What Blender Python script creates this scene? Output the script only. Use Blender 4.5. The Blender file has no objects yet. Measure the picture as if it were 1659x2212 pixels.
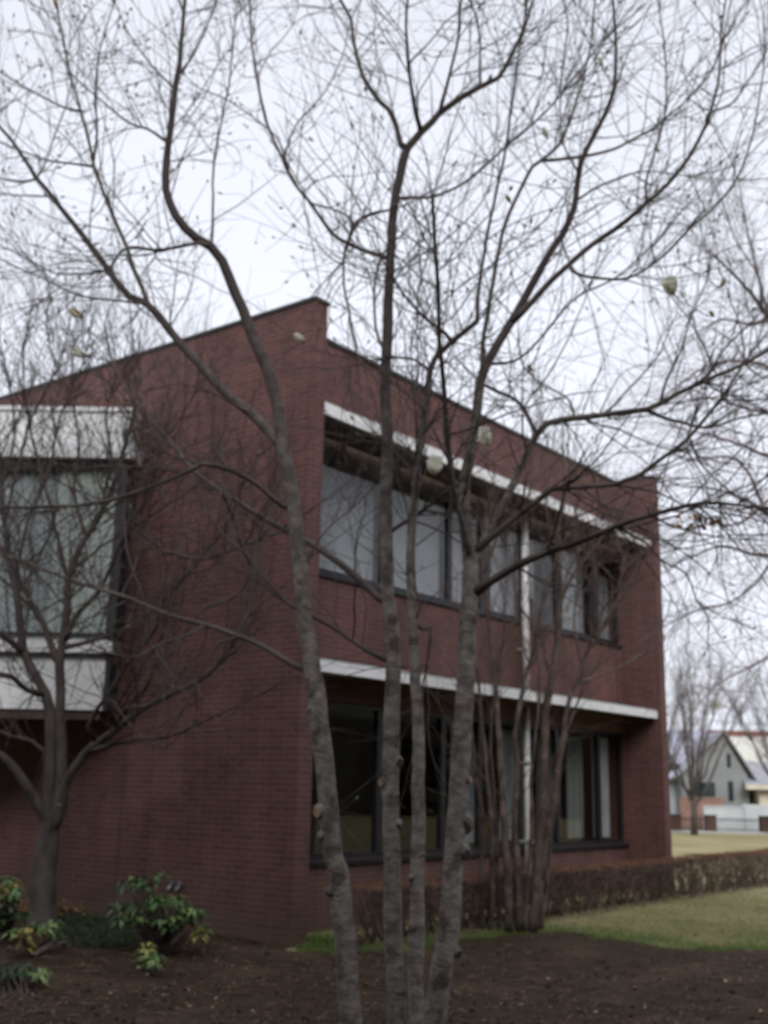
import bpy, math, random
from mathutils import Vector, noise, Matrix, Quaternion
V = Vector
R = math.radians
random.seed(11)
rnd = random.random
uni = random.uniform

# ------------------------------------------------------------------ camera, sky, sun
sc = bpy.context.scene
col = sc.collection
FPX, PCX, PCY, EYE = 2430.0, 829.5, 1106.0, 1.7      # lens in pixels of a 1659 x 2212 picture, eye height in metres
PITCH, ROLL = math.atan(594.0 / FPX), 0.0207
cam_f = V((0, math.cos(PITCH), math.sin(PITCH)))
_u0 = V((0, -math.sin(PITCH), math.cos(PITCH)))
_r0 = V((1, 0, 0))
cam_r = math.cos(ROLL) * _r0 + math.sin(ROLL) * _u0
cam_u = math.cos(ROLL) * _u0 - math.sin(ROLL) * _r0
EYEP = V((0, 0, EYE))
cd = bpy.data.cameras.new('camera')
cam = bpy.data.objects.new('camera', cd)
col.objects.link(cam)
m3 = Matrix((cam_r, cam_u, -cam_f)).transposed()
cam.matrix_world = Matrix.Translation(EYEP) @ m3.to_4x4()
cd.sensor_fit = 'VERTICAL'
cd.sensor_height = 36
cd.sensor_width = 27
cd.lens = FPX / 2212 * 36
cd.clip_start = .05
cd.clip_end = 2000
cd.dof.use_dof = True                                 # the photograph is a little out of focus everywhere
cd.dof.focus_distance = 1.6
cd.dof.aperture_fstop = 6.2
sc.camera = cam

SUN_EL, SUN_AZ = R(32), R(178)                        # a veiled sun behind the viewer, partly behind the tall trees added there
w = bpy.data.worlds.new('World')
sc.world = w
w.use_nodes = True
nt = w.node_tree
nt.nodes.clear()
N = nt.nodes.new
out = N('ShaderNodeOutputWorld')
bg = N('ShaderNodeBackground')
sky = N('ShaderNodeTexSky')
sky.sky_type = 'NISHITA'
sky.sun_disc = False
sky.sun_elevation = SUN_EL
sky.sun_rotation = SUN_AZ
sky.dust_density = 4
sky.air_density = 1.0
hs = N('ShaderNodeHueSaturation')
hs.inputs['Saturation'].default_value = .45
hs.inputs['Value'].default_value = 1.0
tc = N('ShaderNodeTexCoord')
nz = N('ShaderNodeTexNoise')
nz.inputs['Scale'].default_value = 1.7
nz.inputs['Detail'].default_value = 4
nz.inputs['Roughness'].default_value = .5
rp = N('ShaderNodeValToRGB')                          # thin even cloud, a little thinner here and there
rp.color_ramp.elements[0].position = .34
rp.color_ramp.elements[0].color = (.80, .80, .80, 1)
rp.color_ramp.elements[1].position = .62
rp.color_ramp.elements[1].color = (1, 1, 1, 1)
mx = N('ShaderNodeMix')
mx.data_type = 'RGBA'
mx.inputs['B'].default_value = (13.6, 14.1, 15.7, 1)
L = nt.links.new
L(tc.outputs['Generated'], nz.inputs['Vector'])
L(nz.outputs['Fac'], rp.inputs['Fac'])
L(sky.outputs['Color'], hs.inputs['Color'])
L(hs.outputs['Color'], mx.inputs['A'])
sx_ = N('ShaderNodeSeparateXYZ')
L(tc.outputs['Generated'], sx_.inputs['Vector'])
mr = N('ShaderNodeMapRange')                          # the cloud sheet is thickest towards the horizon
mr.inputs['From Min'].default_value = .1
mr.inputs['From Max'].default_value = .75
mr.inputs['To Min'].default_value = 1.03
mr.inputs['To Max'].default_value = .80
L(sx_.outputs['Z'], mr.inputs['Value'])
mu = N('ShaderNodeMath')
mu.operation = 'MULTIPLY'
mu.use_clamp = True
L(rp.outputs['Color'], mu.inputs[0])
L(mr.outputs['Result'], mu.inputs[1])
L(mu.outputs['Value'], mx.inputs['Factor'])
zr_ = N('ShaderNodeMapRange')                         # an overcast sky is brightest overhead
zr_.inputs['From Min'].default_value = .64
zr_.inputs['From Max'].default_value = 1.0
zr_.inputs['To Min'].default_value = 1.0
zr_.inputs['To Max'].default_value = 2.0
L(sx_.outputs['Z'], zr_.inputs['Value'])
vm = N('ShaderNodeVectorMath')
vm.operation = 'SCALE'
L(mx.outputs['Result'], vm.inputs[0])
L(zr_.outputs['Result'], vm.inputs['Scale'])
L(vm.outputs['Vector'], bg.inputs['Color'])
bg.inputs['Strength'].default_value = .075
L(bg.outputs['Background'], out.inputs['Surface'])

sd = bpy.data.lights.new('sun', 'SUN')
sd.energy = 2.4
sd.angle = R(30)
sd.color = (1, .975, .94)
sun = bpy.data.objects.new('sun', sd)
col.objects.link(sun)
sdir = V((math.sin(SUN_AZ) * math.cos(SUN_EL), math.cos(SUN_AZ) * math.cos(SUN_EL), math.sin(SUN_EL)))
sun.rotation_euler = sdir.to_track_quat('Z', 'Y').to_euler()
sun.location = (0, 0, 40)

sc.view_settings.view_transform = 'Standard'
sc.view_settings.look = 'None'
sc.view_settings.exposure = 0
sc.view_settings.gamma = 1
sc.cycles.max_bounces = 8
sc.cycles.transparent_max_bounces = 12
sc.cycles.sample_clamp_indirect = 3


# ------------------------------------------------------------------ helpers
def ray(x, y):
    return cam_f * FPX + cam_r * (x - PCX) + cam_u * (PCY - y)


def at(x, y, Y):
    """the point seen at picture position x, y and Y metres away along the ground"""
    r = ray(x, y)
    return EYEP + r * (Y / r.y)


def gnd(x, y, z=0.0):
    r = ray(x, y)
    return EYEP + r * ((z - EYE) / r.z)


def pxm(p):
    """metres per picture unit at point p"""
    return (p - EYEP).dot(cam_f) / FPX


def pix(p):
    v = p - EYEP
    z = v.dot(cam_f)
    return PCX + FPX * v.dot(cam_r) / z, PCY - FPX * v.dot(cam_u) / z


class MB:
    """collects shapes, builds ONE mesh object"""

    def __init__(s):
        s.v, s.f, s.uv, s.mi = [], [], [], []

    def quad(s, pts, uvs=None, mi=0):
        n = len(s.v)
        s.v += [tuple(p) for p in pts]
        s.f.append(tuple(range(n, n + len(pts))))
        s.uv += uvs if uvs else [(0, 0)] * len(pts)
        s.mi.append(mi)

    def box(s, a, b, mi=0, skip=''):
        x0, y0, z0 = a
        x1, y1, z1 = b
        F = {'-x': [(x0, y1, z0), (x0, y0, z0), (x0, y0, z1), (x0, y1, z1)], '+x': [(x1, y0, z0), (x1, y1, z0), (x1, y1, z1), (x1, y0, z1)],
             '-y': [(x0, y0, z0), (x1, y0, z0), (x1, y0, z1), (x0, y0, z1)], '+y': [(x1, y1, z0), (x0, y1, z0), (x0, y1, z1), (x1, y1, z1)],
             '-z': [(x0, y1, z0), (x1, y1, z0), (x1, y0, z0), (x0, y0, z0)], '+z': [(x0, y0, z1), (x1, y0, z1), (x1, y1, z1), (x0, y1, z1)]}
        for k, p in F.items():
            if k in skip.split():
                continue
            if k[1] == 'x':
                uv = [(q[1], q[2]) for q in p]
            elif k[1] == 'y':
                uv = [(q[0], q[2]) for q in p]
            else:
                uv = [(q[0], q[1]) for q in p]
            s.quad(p, uv, mi)

    def prism(s, poly, z0, z1, mi=0):
        """upright prism over a counter-clockwise plan polygon"""
        n = len(poly)
        d = 0
        for i in range(n):
            a, b = poly[i], poly[(i + 1) % n]
            l = math.hypot(b[0] - a[0], b[1] - a[1])
            s.quad([(a[0], a[1], z0), (b[0], b[1], z0), (b[0], b[1], z1), (a[0], a[1], z1)], [(d, z0), (d + l, z0), (d + l, z1), (d, z1)], mi)
            d += l
        s.quad([(p[0], p[1], z1) for p in poly], [(p[0], p[1]) for p in poly], mi)
        s.quad([(p[0], p[1], z0) for p in reversed(poly)], [(p[0], p[1]) for p in reversed(poly)], mi)

    def tube(s, pts, rad, sides=6, cap=True, mi=0, lump=0.0, seed=0.0):
        n0 = len(s.v)
        n = len(pts)
        t = (pts[1] - pts[0]).normalized()
        ref = V((0, 0, 1)) if abs(t.z) < .9 else V((1, 0, 0))
        nx = t.cross(ref).normalized()
        cs = [(math.cos(2 * math.pi * k / sides), math.sin(2 * math.pi * k / sides)) for k in range(sides)]
        for i in range(n):
            if 0 < i < n - 1:
                t = (pts[i + 1] - pts[i - 1]).normalized()
            elif i == n - 1:
                t = (pts[i] - pts[i - 1]).normalized()
            nx = (nx - t * nx.dot(t))
            nx = nx.normalized() if nx.length > 1e-6 else t.orthogonal().normalized()
            ny = t.cross(nx)
            r = rad[i]
            for c, q in cs:
                d = nx * c + ny * q
                rr = r
                if lump:
                    rr = r * (1 + lump * noise.noise(pts[i] * 5 + d * .9 + V((seed, 0, 0))) + lump * .5 * noise.noise(pts[i] * 17 + d * 2))
                p = pts[i] + d * rr
                s.v.append((p.x, p.y, p.z))
        for i in range(n - 1):
            for k in range(sides):
                a = n0 + i * sides + k
                b = n0 + i * sides + (k + 1) % sides
                s.f.append((a, b, b + sides, a + sides))
                s.uv += [(0, 0)] * 4
                s.mi.append(mi)
        if cap:
            s.f.append(tuple(n0 + (n - 1) * sides + k for k in range(sides)))
            s.uv += [(0, 0)] * sides
            s.mi.append(mi)
            s.f.append(tuple(n0 + k for k in reversed(range(sides))))
            s.uv += [(0, 0)] * sides
            s.mi.append(mi)

    def blob(s, c, axis, length, rad, mi=0, sides=5):
        """spindle: a bud"""
        axis = axis.normalized()
        s.tube([c, c + axis * length * .3, c + axis * length * .65, c + axis * length], [rad * .4, rad, rad * .75, rad * .08], sides, True, mi)

    def leaf(s, base, d, up, length, width, mi=0, droop=.25):
        """a folded, drooping leaf of four faces"""
        d = d.normalized()
        side = d.cross(up)
        side = side.normalized() if side.length > 1e-5 else d.orthogonal().normalized()
        nn = side.cross(d)
        m = base + d * length * .5 + nn * length * .06
        e = base + d * length - nn * length * droop
        q1 = base + d * length * .12
        w2 = side * width * .5
        fold = nn * width * .12
        s.quad([q1, m + w2 * 1 + fold, e, m], None, mi)
        s.quad([q1, m, e, m - w2 * 1 + fold], None, mi)

    def build(s, name, mat, parent=None, smooth=False, loc=None):
        me = bpy.data.meshes.new(name)
        me.from_pydata(s.v, [], s.f)
        mats = mat if isinstance(mat, (list, tuple)) else [mat]
        for m_ in mats:
            me.materials.append(m_)
        uvl = me.uv_layers.new(name='UVMap')
        flat = [c for q in s.uv for c in q]
        uvl.data.foreach_set('uv', flat)
        me.polygons.foreach_set('material_index', s.mi)
        if smooth:
            me.polygons.foreach_set('use_smooth', [True] * len(s.f))
        me.update()
        o = bpy.data.objects.new(name, me)
        col.objects.link(o)
        if parent:
            o.parent = parent
        if loc is not None:
            o.location = loc
        return o


def empty(name, label, cat, loc=(0, 0, 0), rz=0, group=None):
    o = bpy.data.objects.new(name, None)
    col.objects.link(o)
    o.location = loc
    o.rotation_euler = (0, 0, rz)
    o.empty_display_size = .2
    return tag(o, label, cat, group)


def tag(o, label=None, cat=None, group=None, kind=None):
    if label:
        o['label'] = label
    if cat:
        o['category'] = cat
    if group:
        o['group'] = group
    if kind:
        o['kind'] = kind
    return o


def copy_tree(o, parent=None):
    c = o.copy()
    col.objects.link(c)
    if parent:
        c.parent = parent
    for ch in o.children:
        copy_tree(ch, c)
    return c


# ------------------------------------------------------------------ materials
def mat(name):
    m = bpy.data.materials.new(name)
    m.use_nodes = True
    t = m.node_tree
    b = t.nodes['Principled BSDF']
    return m, t, b


def noisy(name, c1, c2, scale=4, rough=.8, detail=6, bump=0., bscale=None, lo=.35, hi=.65, spec=.3, c3=None, scale3=1.2, lo3=.45, hi3=.7, stretch=None, metallic=0.):
    m, t, b = mat(name)
    tcn = t.nodes.new('ShaderNodeTexCoord')
    src = tcn.outputs['Object']
    if stretch:
        mp = t.nodes.new('ShaderNodeMapping')
        mp.inputs['Scale'].default_value = stretch
        t.links.new(src, mp.inputs['Vector'])
        src = mp.outputs['Vector']
    n1 = t.nodes.new('ShaderNodeTexNoise')
    n1.inputs['Scale'].default_value = scale
    n1.inputs['Detail'].default_value = detail
    t.links.new(src, n1.inputs['Vector'])
    r = t.nodes.new('ShaderNodeValToRGB')
    r.color_ramp.elements[0].position = lo
    r.color_ramp.elements[0].color = (*c1, 1)
    r.color_ramp.elements[1].position = hi
    r.color_ramp.elements[1].color = (*c2, 1)
    t.links.new(n1.outputs['Fac'], r.inputs['Fac'])
    colo = r.outputs['Color']
    if c3:
        n3 = t.nodes.new('ShaderNodeTexNoise')
        n3.inputs['Scale'].default_value = scale3
        n3.inputs['Detail'].default_value = 5
        t.links.new(tcn.outputs['Object'], n3.inputs['Vector'])
        r3 = t.nodes.new('ShaderNodeValToRGB')
        r3.color_ramp.elements[0].position = lo3
        r3.color_ramp.elements[1].position = hi3
        t.links.new(n3.outputs['Fac'], r3.inputs['Fac'])
        mm = t.nodes.new('ShaderNodeMix')
        mm.data_type = 'RGBA'
        mm.inputs['B'].default_value = (*c3, 1)
        t.links.new(r3.outputs['Color'], mm.inputs['Factor'])
        t.links.new(colo, mm.inputs['A'])
        colo = mm.outputs['Result']
    t.links.new(colo, b.inputs['Base Color'])
    b.inputs['Roughness'].default_value = rough
    b.inputs['Specular IOR Level'].default_value = spec
    b.inputs['Metallic'].default_value = metallic
    if bump:
        n2 = t.nodes.new('ShaderNodeTexNoise')
        n2.inputs['Scale'].default_value = bscale or scale * 4
        n2.inputs['Detail'].default_value = 5
        t.links.new(src, n2.inputs['Vector'])
        bp = t.nodes.new('ShaderNodeBump')
        bp.inputs['Strength'].default_value = bump
        bp.inputs['Distance'].default_value = .02
        t.links.new(n2.outputs['Fac'], bp.inputs['Height'])
        t.links.new(bp.outputs['Normal'], b.inputs['Normal'])
    return m


def brick_mat(name, c1, c2, mortar, course=.067, length=.24, tint=.25):
    m, t, b = mat(name)
    uv = t.nodes.new('ShaderNodeUVMap')
    br = t.nodes.new('ShaderNodeTexBrick')
    br.inputs['Color1'].default_value = (*c1, 1)
    br.inputs['Color2'].default_value = (*c2, 1)
    br.inputs['Mortar'].default_value = (*mortar, 1)
    br.inputs['Scale'].default_value = 1
    br.inputs['Mortar Size'].default_value = .006
    br.inputs['Mortar Smooth'].default_value = .3
    br.inputs['Brick Width'].default_value = length
    br.inputs['Row Height'].default_value = course
    t.links.new(uv.outputs['UV'], br.inputs['Vector'])
    n1 = t.nodes.new('ShaderNodeTexNoise')
    n1.inputs['Scale'].default_value = .9
    n1.inputs['Detail'].default_value = 7
    n1.inputs['Roughness'].default_value = .65
    t.links.new(uv.outputs['UV'], n1.inputs['Vector'])
    r = t.nodes.new('ShaderNodeValToRGB')
    r.color_ramp.elements[0].position = .3
    r.color_ramp.elements[0].color = (1 - tint, 1 - tint, 1 - tint, 1)
    r.color_ramp.elements[1].position = .7
    r.color_ramp.elements[1].color = (1 + tint, 1 + tint * .9, 1 + tint * .85, 1)
    t.links.new(n1.outputs['Fac'], r.inputs['Fac'])
    mm = t.nodes.new('ShaderNodeMix')
    mm.data_type = 'RGBA'
    mm.blend_type = 'MULTIPLY'
    mm.inputs['Factor'].default_value = 1
    t.links.new(br.outputs['Color'], mm.inputs['A'])
    t.links.new(r.outputs['Color'], mm.inputs['B'])
    mp = t.nodes.new('ShaderNodeMapping')                # rain streaks running down the wall
    mp.inputs['Scale'].default_value = (2.6, .16, 1)
    t.links.new(uv.outputs['UV'], mp.inputs['Vector'])
    n2 = t.nodes.new('ShaderNodeTexNoise')
    n2.inputs['Scale'].default_value = 1
    n2.inputs['Detail'].default_value = 8
    n2.inputs['Roughness'].default_value = .7
    t.links.new(mp.outputs['Vector'], n2.inputs['Vector'])
    r2 = t.nodes.new('ShaderNodeValToRGB')
    r2.color_ramp.elements[0].position = .36
    r2.color_ramp.elements[0].color = (.74, .76, .77, 1)
    r2.color_ramp.elements[1].position = .6
    r2.color_ramp.elements[1].color = (1.06, 1.04, 1.04, 1)
    t.links.new(n2.outputs['Fac'], r2.inputs['Fac'])
    m2 = t.nodes.new('ShaderNodeMix')
    m2.data_type = 'RGBA'
    m2.blend_type = 'MULTIPLY'
    m2.inputs['Factor'].default_value = 1
    t.links.new(mm.outputs['Result'], m2.inputs['A'])
    t.links.new(r2.outputs['Color'], m2.inputs['B'])
    t.links.new(m2.outputs['Result'], b.inputs['Base Color'])
    sp = t.nodes.new('ShaderNodeSeparateXYZ')            # mossy splash stains low on the wall
    t.links.new(uv.outputs['UV'], sp.inputs['Vector'])
    m3_ = t.nodes.new('ShaderNodeMapRange')
    m3_.inputs['From Min'].default_value = .75
    m3_.inputs['From Max'].default_value = 0
    m3_.inputs['To Max'].default_value = .9
    t.links.new(sp.outputs['Y'], m3_.inputs['Value'])
    n3 = t.nodes.new('ShaderNodeTexNoise')
    n3.inputs['Scale'].default_value = 1.7
    n3.inputs['Detail'].default_value = 8
    t.links.new(uv.outputs['UV'], n3.inputs['Vector'])
    mu_ = t.nodes.new('ShaderNodeMath')
    mu_.operation = 'MULTIPLY'
    t.links.new(m3_.outputs['Result'], mu_.inputs[0])
    t.links.new(n3.outputs['Fac'], mu_.inputs[1])
    m4 = t.nodes.new('ShaderNodeMix')
    m4.data_type = 'RGBA'
    m4.inputs['B'].default_value = (.085, .07, .042, 1)
    t.links.new(mu_.outputs['Value'], m4.inputs['Factor'])
    t.links.new(m2.outputs['Result'], m4.inputs['A'])
    t.links.new(m4.outputs['Result'], b.inputs['Base Color'])
    b.inputs['Roughness'].default_value = .75
    b.inputs['Specular IOR Level'].default_value = .25
    bp = t.nodes.new('ShaderNodeBump')
    bp.inputs['Strength'].default_value = .5
    bp.inputs['Distance'].default_value = .006
    bp.invert = True
    t.links.new(br.outputs['Fac'], bp.inputs['Height'])
    t.links.new(bp.outputs['Normal'], b.inputs['Normal'])
    return m


def glass_mat(name, tint=(.84, .86, .86)):
    m, t, b = mat(name)
    t.nodes.remove(b)
    o = t.nodes['Material Output']
    tr = t.nodes.new('ShaderNodeBsdfTransparent')
    tr.inputs['Color'].default_value = (*tint, 1)
    gl = t.nodes.new('ShaderNodeBsdfGlossy')
    gl.inputs['Roughness'].default_value = .02
    fr = t.nodes.new('ShaderNodeFresnel')
    ge = t.nodes.new('ShaderNodeNewGeometry')
    ml = t.nodes.new('ShaderNodeMapRange')               # a thin pane reflects alike from both sides
    ml.inputs['To Min'].default_value = 1.55
    ml.inputs['To Max'].default_value = 1 / 1.55
    t.links.new(ge.outputs['Backfacing'], ml.inputs['Value'])
    t.links.new(ml.outputs['Result'], fr.inputs['IOR'])
    mx_ = t.nodes.new('ShaderNodeMixShader')
    t.links.new(fr.outputs['Fac'], mx_.inputs['Fac'])
    t.links.new(tr.outputs['BSDF'], mx_.inputs[1])
    t.links.new(gl.outputs['BSDF'], mx_.inputs[2])
    t.links.new(mx_.outputs['Shader'], o.inputs['Surface'])
    return m


M = {}
M['brick'] = brick_mat('red_brown_brick', (.138, .063, .055), (.100, .048, .044), (.175, .115, .104), tint=.24)
M['coping'] = noisy('dark_metal_coping', (.03, .032, .035), (.05, .052, .055), 6, .45)
M['white_metal'] = noisy('white_painted_metal', (.70, .705, .715), (.78, .785, .79), 3, .5, c3=(.54, .54, .53), scale3=2.5, lo3=.55, hi3=.85)
M['grey_metal'] = noisy('grey_metal', (.3, .31, .31), (.4, .41, .41), 5, .5)
M['frame'] = noisy('black_window_frame', (.012, .012, .014), (.02, .02, .024), 8, .4)
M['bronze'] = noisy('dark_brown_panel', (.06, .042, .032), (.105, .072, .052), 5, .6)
M['glass'] = glass_mat('window_glass')
M['clear_glass'] = glass_mat('clear_window_glass', (.94, .96, .95))
M['blind'] = noisy('grey_blind', (.32, .33, .35), (.45, .46, .49), 1.2, .8)
M['curtain'] = noisy('pale_curtain', (.62, .64, .64), (.72, .75, .74), 2, .9)
M['sheer'] = noisy('pale_green_sheer_curtain', (.52, .57, .55), (.64, .68, .66), 2, .9, stretch=(4, 4, .3))
M['bay_grey'] = noisy('grey_lining_curtain', (.42, .45, .47), (.54, .57, .59), 2, .9, stretch=(4, 4, .3))
M['grey_dim'] = noisy('dim_net_curtain', (.16, .17, .17), (.24, .25, .24), 2, .9, stretch=(4, 4, .3))
M['room'] = noisy('dim_room', (.46, .43, .40), (.56, .53, .49), 2, .9)
M['wood_trim'] = noisy('orange_wood_trim', (.11, .06, .03), (.15, .085, .045), 6, .6)
M['bark'] = noisy('grey_magnolia_bark', (.145, .124, .107), (.29, .257, .226), 11, .9, bump=1.0, bscale=40, c3=(.085, .072, .062), scale3=8, lo3=.5, hi3=.66, stretch=(1, 1, 1.5))
_t = M['bark'].node_tree                              # young wood higher up is darker and redder than the old stems
_b = _t.nodes['Principled BSDF']
_src = _b.inputs['Base Color'].links[0].from_socket
_tc = [n for n in _t.nodes if n.type == 'TEX_COORD'][0]
_sx = _t.nodes.new('ShaderNodeSeparateXYZ')
_mr = _t.nodes.new('ShaderNodeMapRange')
_mr.inputs['From Min'].default_value = 3.2
_mr.inputs['From Max'].default_value = 5.6
_mm = _t.nodes.new('ShaderNodeMix')
_mm.data_type = 'RGBA'
_mm.inputs['B'].default_value = (.07, .055, .052, 1)
_t.links.new(_tc.outputs['Object'], _sx.inputs['Vector'])
_t.links.new(_sx.outputs['Z'], _mr.inputs['Value'])
_t.links.new(_mr.outputs['Result'], _mm.inputs['Factor'])
_t.links.new(_src, _mm.inputs['A'])
_t.links.new(_mm.outputs['Result'], _b.inputs['Base Color'])
M['twig'] = noisy('grey_brown_twig', (.075, .06, .055), (.135, .11, .10), 7, .9)
M['pale_bark'] = noisy('pale_pinkish_bark', (.15, .115, .10), (.25, .2, .18), 8, .9)
M['cut'] = noisy('cut_wood', (.45, .3, .18), (.6, .45, .3), 30, .8)
M['bark_left'] = noisy('dark_grey_bark', (.05, .04, .036), (.095, .08, .072), 8, .9, bump=.7, bscale=40, stretch=(1, 1, .5))
M['twig_left'] = noisy('brown_twig', (.052, .038, .034), (.095, .074, .067), 6, .9)
M['bark_shrub'] = noisy('mottled_pinkish_bark', (.05, .036, .03), (.125, .095, .08), 9, .85, bump=.6, bscale=30, c3=(.17, .125, .11), scale3=6, lo3=.56, hi3=.66, stretch=(1, 1, .5))
M['twig_shrub'] = noisy('pinkish_brown_twig', (.085, .058, .05), (.15, .108, .094), 6, .9)
M['twig_red'] = noisy('reddish_twig', (.14, .10, .10), (.21, .155, .152), 6, .9)
M['twig_far'] = noisy('far_twig', (.10, .085, .08), (.16, .135, .128), 4, .9)
M['bud'] = noisy('furry_bud', (.13, .12, .09), (.2, .185, .14), 40, .9)
M['petal'] = noisy('creamy_petal', (.93, .92, .82), (.96, .955, .9), 20, .6)
_t = M['petal'].node_tree
_tl = _t.nodes.new('ShaderNodeBsdfTranslucent')
_tl.inputs['Color'].default_value = (.95, .94, .84, 1)
_ms = _t.nodes.new('ShaderNodeMixShader')
_ms.inputs['Fac'].default_value = .4
_t.links.new(_t.nodes['Principled BSDF'].outputs['BSDF'], _ms.inputs[1])
_t.links.new(_tl.outputs['BSDF'], _ms.inputs[2])
_t.links.new(_ms.outputs['Shader'], _t.nodes['Material Output'].inputs['Surface'])
M['petal_old'] = noisy('yellowing_petal', (.5, .4, .22), (.68, .6, .4), 20, .7)
M['dry_leaf'] = noisy('dry_leaf', (.16, .085, .035), (.3, .18, .08), 12, .85)
M['litter'] = noisy('leaf_litter', (.06, .042, .03), (.13, .09, .06), 3, .9, c3=(.2, .15, .10), scale3=9, lo3=.55, hi3=.62)
M['soil'] = noisy('dark_damp_soil', (.023, .0135, .008), (.047, .029, .0165), 7, .95, bump=1.0, bscale=35, detail=9, c3=(.060, .040, .026), scale3=1.1, lo3=.5, hi3=.7, spec=.15)
M['lawn'] = noisy('winter_lawn', (.21, .18, .09), (.30, .26, .14), .35, .95, bump=.5, bscale=60, detail=9, c3=(.12, .14, .05), scale3=.22, lo3=.6, hi3=.75, spec=.1)
M['near_lawn'] = noisy('greening_lawn', (.215, .205, .10), (.30, .27, .15), 1.6, .95, bump=.6, bscale=70, detail=9, c3=(.09, .115, .035), scale3=.8, lo3=.5, hi3=.7, spec=.1)
M['grass'] = noisy('green_grass_blades', (.06, .115, .018), (.12, .16, .035), 1.3, .8)
M['grass_dry'] = noisy('dry_grass_blades', (.19, .195, .085), (.32, .285, .155), 1.3, .8)
M['rhodo'] = noisy('glossy_green_leaf', (.035, .085, .024), (.075, .15, .05), 9, .4, spec=.5)
M['rhodo_pale'] = noisy('pale_green_leaf', (.10, .19, .055), (.2, .28, .09), 9, .45, spec=.4)
M['rhodo_yellow'] = noisy('yellow_green_leaf', (.22, .21, .05), (.36, .31, .09), 9, .5)
M['dark_leaf'] = noisy('dark_green_leaf', (.016, .03, .014), (.035, .055, .022), 6, .6)
M['hedge_top'] = noisy('rusty_hedge_tips', (.135, .066, .043), (.22, .11, .072), 3, .9)
M['hedge_twig'] = noisy('brown_hedge_twig', (.07, .049, .04), (.14, .10, .08), 3, .9)
M['house_grey'] = noisy('grey_green_siding', (.19, .205, .205), (.24, .255, .255), 1, .8)
M['house_blue'] = noisy('pale_blue_grey_siding', (.34, .38, .41), (.40, .44, .47), 1, .8)
M['roof_blue'] = noisy('blue_grey_roof', (.30, .31, .38), (.36, .37, .45), 2, .6, stretch=(.2, 3, 3))
M['roof_cream'] = noisy('cream_roof', (.46, .45, .39), (.55, .54, .47), 2, .7)
M['roof_plum'] = noisy('plum_grey_roof', (.24, .24, .265), (.30, .30, .325), 2, .7)
M['roof_red'] = noisy('red_brown_tile', (.17, .075, .058), (.23, .105, .08), 3, .8)
M['terracotta'] = noisy('terracotta_block', (.28, .165, .135), (.36, .22, .18), 3, .85)
M['white_wall'] = noisy('white_plaster', (.55, .59, .62), (.66, .7, .73), 1, .8)
M['pillar'] = brick_mat('dark_red_pillar_brick', (.10, .045, .038), (.075, .035, .03), (.1, .07, .06))
M['black_metal'] = noisy('black_metal', (.015, .015, .016), (.03, .03, .03), 6, .5)
M['pane_dark'] = noisy('dark_pane', (.02, .025, .028), (.05, .06, .065), 1, .15, spec=.5)
M['cream'] = noisy('cream_fascia', (.5, .46, .36), (.6, .55, .44), 2, .8)
M['wood'] = noisy('added_evergreens', (.035, .045, .028), (.08, .092, .06), .3, .9)
M['steel'] = noisy('dull_steel', (.16, .17, .18), (.26, .27, .28), 12, .4, metallic=.6)

# ------------------------------------------------------------------ building frame (u along the window front, v into the building)
TH = math.atan2(ray(2750, 1740).x, ray(2750, 1740).y)
e1 = V((math.sin(TH), math.cos(TH), 0))
e2 = V((-math.cos(TH), math.sin(TH), 0))
CORNER = gnd(630, 2043)


def B(u, v, z=0):
    return CORNER + e1 * u + e2 * v + V((0, 0, z))


def inv_B(p):
    d = p - CORNER
    return d.dot(e1), d.dot(e2), p.z


# ------------------------------------------------------------------ ground
g = MB()
g.quad([(-500, -300, -.03), (500, -300, -.03), (500, 900, -.03), (-500, 900, -.03)])
tag(g.build('lawn', M['lawn']), kind='structure')


def edge_noise(x, s=1.0):
    return noise.noise(V((x * .9, 3.1, 0))) * .5 * s + noise.noise(V((x * 3.1, 9.1, 0))) * .15 * s


# greener lawn strip in front of the hedge, in the building's frame
gl = MB()
for i in range(120):
    u0, u1 = -1 + i * .3, -1 + (i + 1) * .3
    vs = [-6.2 - edge_noise(u0), -6.2 - edge_noise(u1), .35, .35]
    pts = [B(u0, vs[0], -.026), B(u1, vs[1], -.026), B(u1, vs[2], -.026), B(u0, vs[3], -.026)]
    gl.quad(pts)
tag(gl.build('grass_strip', M['near_lawn']), kind='structure')

# soil bed: a fine uneven grid; soil_edge gives its far outline in picture terms
lawn_px = [(640, 2046), (760, 2052), (900, 2038), (1040, 2018), (1190, 2000), (1260, 2012), (1330, 2020), (1450, 2034), (1560, 2044), (1659, 2040), (1900, 2046)]
outl = [gnd(*p) for p in lawn_px]


def soil_far(x):
    """how far the soil reaches (y) at world x"""
    if x <= outl[0].x:
        return 40.0
    for a, b in zip(outl, outl[1:]):
        if a.x <= x <= b.x:
            return a.y + (b.y - a.y) * (x - a.x) / (b.x - a.x)
    return outl[-1].y


def soil_h(x, y):
    h = .012 + .02 * noise.noise(V((x * 1.1, y * 1.1, 0))) + .012 * noise.noise(V((x * 5, y * 5, 2))) + .006 * noise.noise(V((x * 17, y * 17, 4)))
    # a low mound of earth under the left tree and shrubs
    d = ((x + 3.9) / 2.2) ** 2 + ((y - 13.2) / 1.8) ** 2
    h += .10 * math.exp(-d)
    f = soil_far(x) - y + .6 * noise.noise(V((x * 1.6, y * 1.6, 7))) + .3 * noise.noise(V((x * 6, y * 6, 1)))
    if f < .7:
        h -= (.7 - f) * .07
    # the earth has sunk along the foot of the left wall
    u, v, _ = inv_B(V((x, y, 0)))
    if -.45 < u < .1 and v > -.3:
        h -= .06 * (1 - abs(u + .12) / .35 if abs(u + .12) < .35 else 0)
    return h


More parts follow.
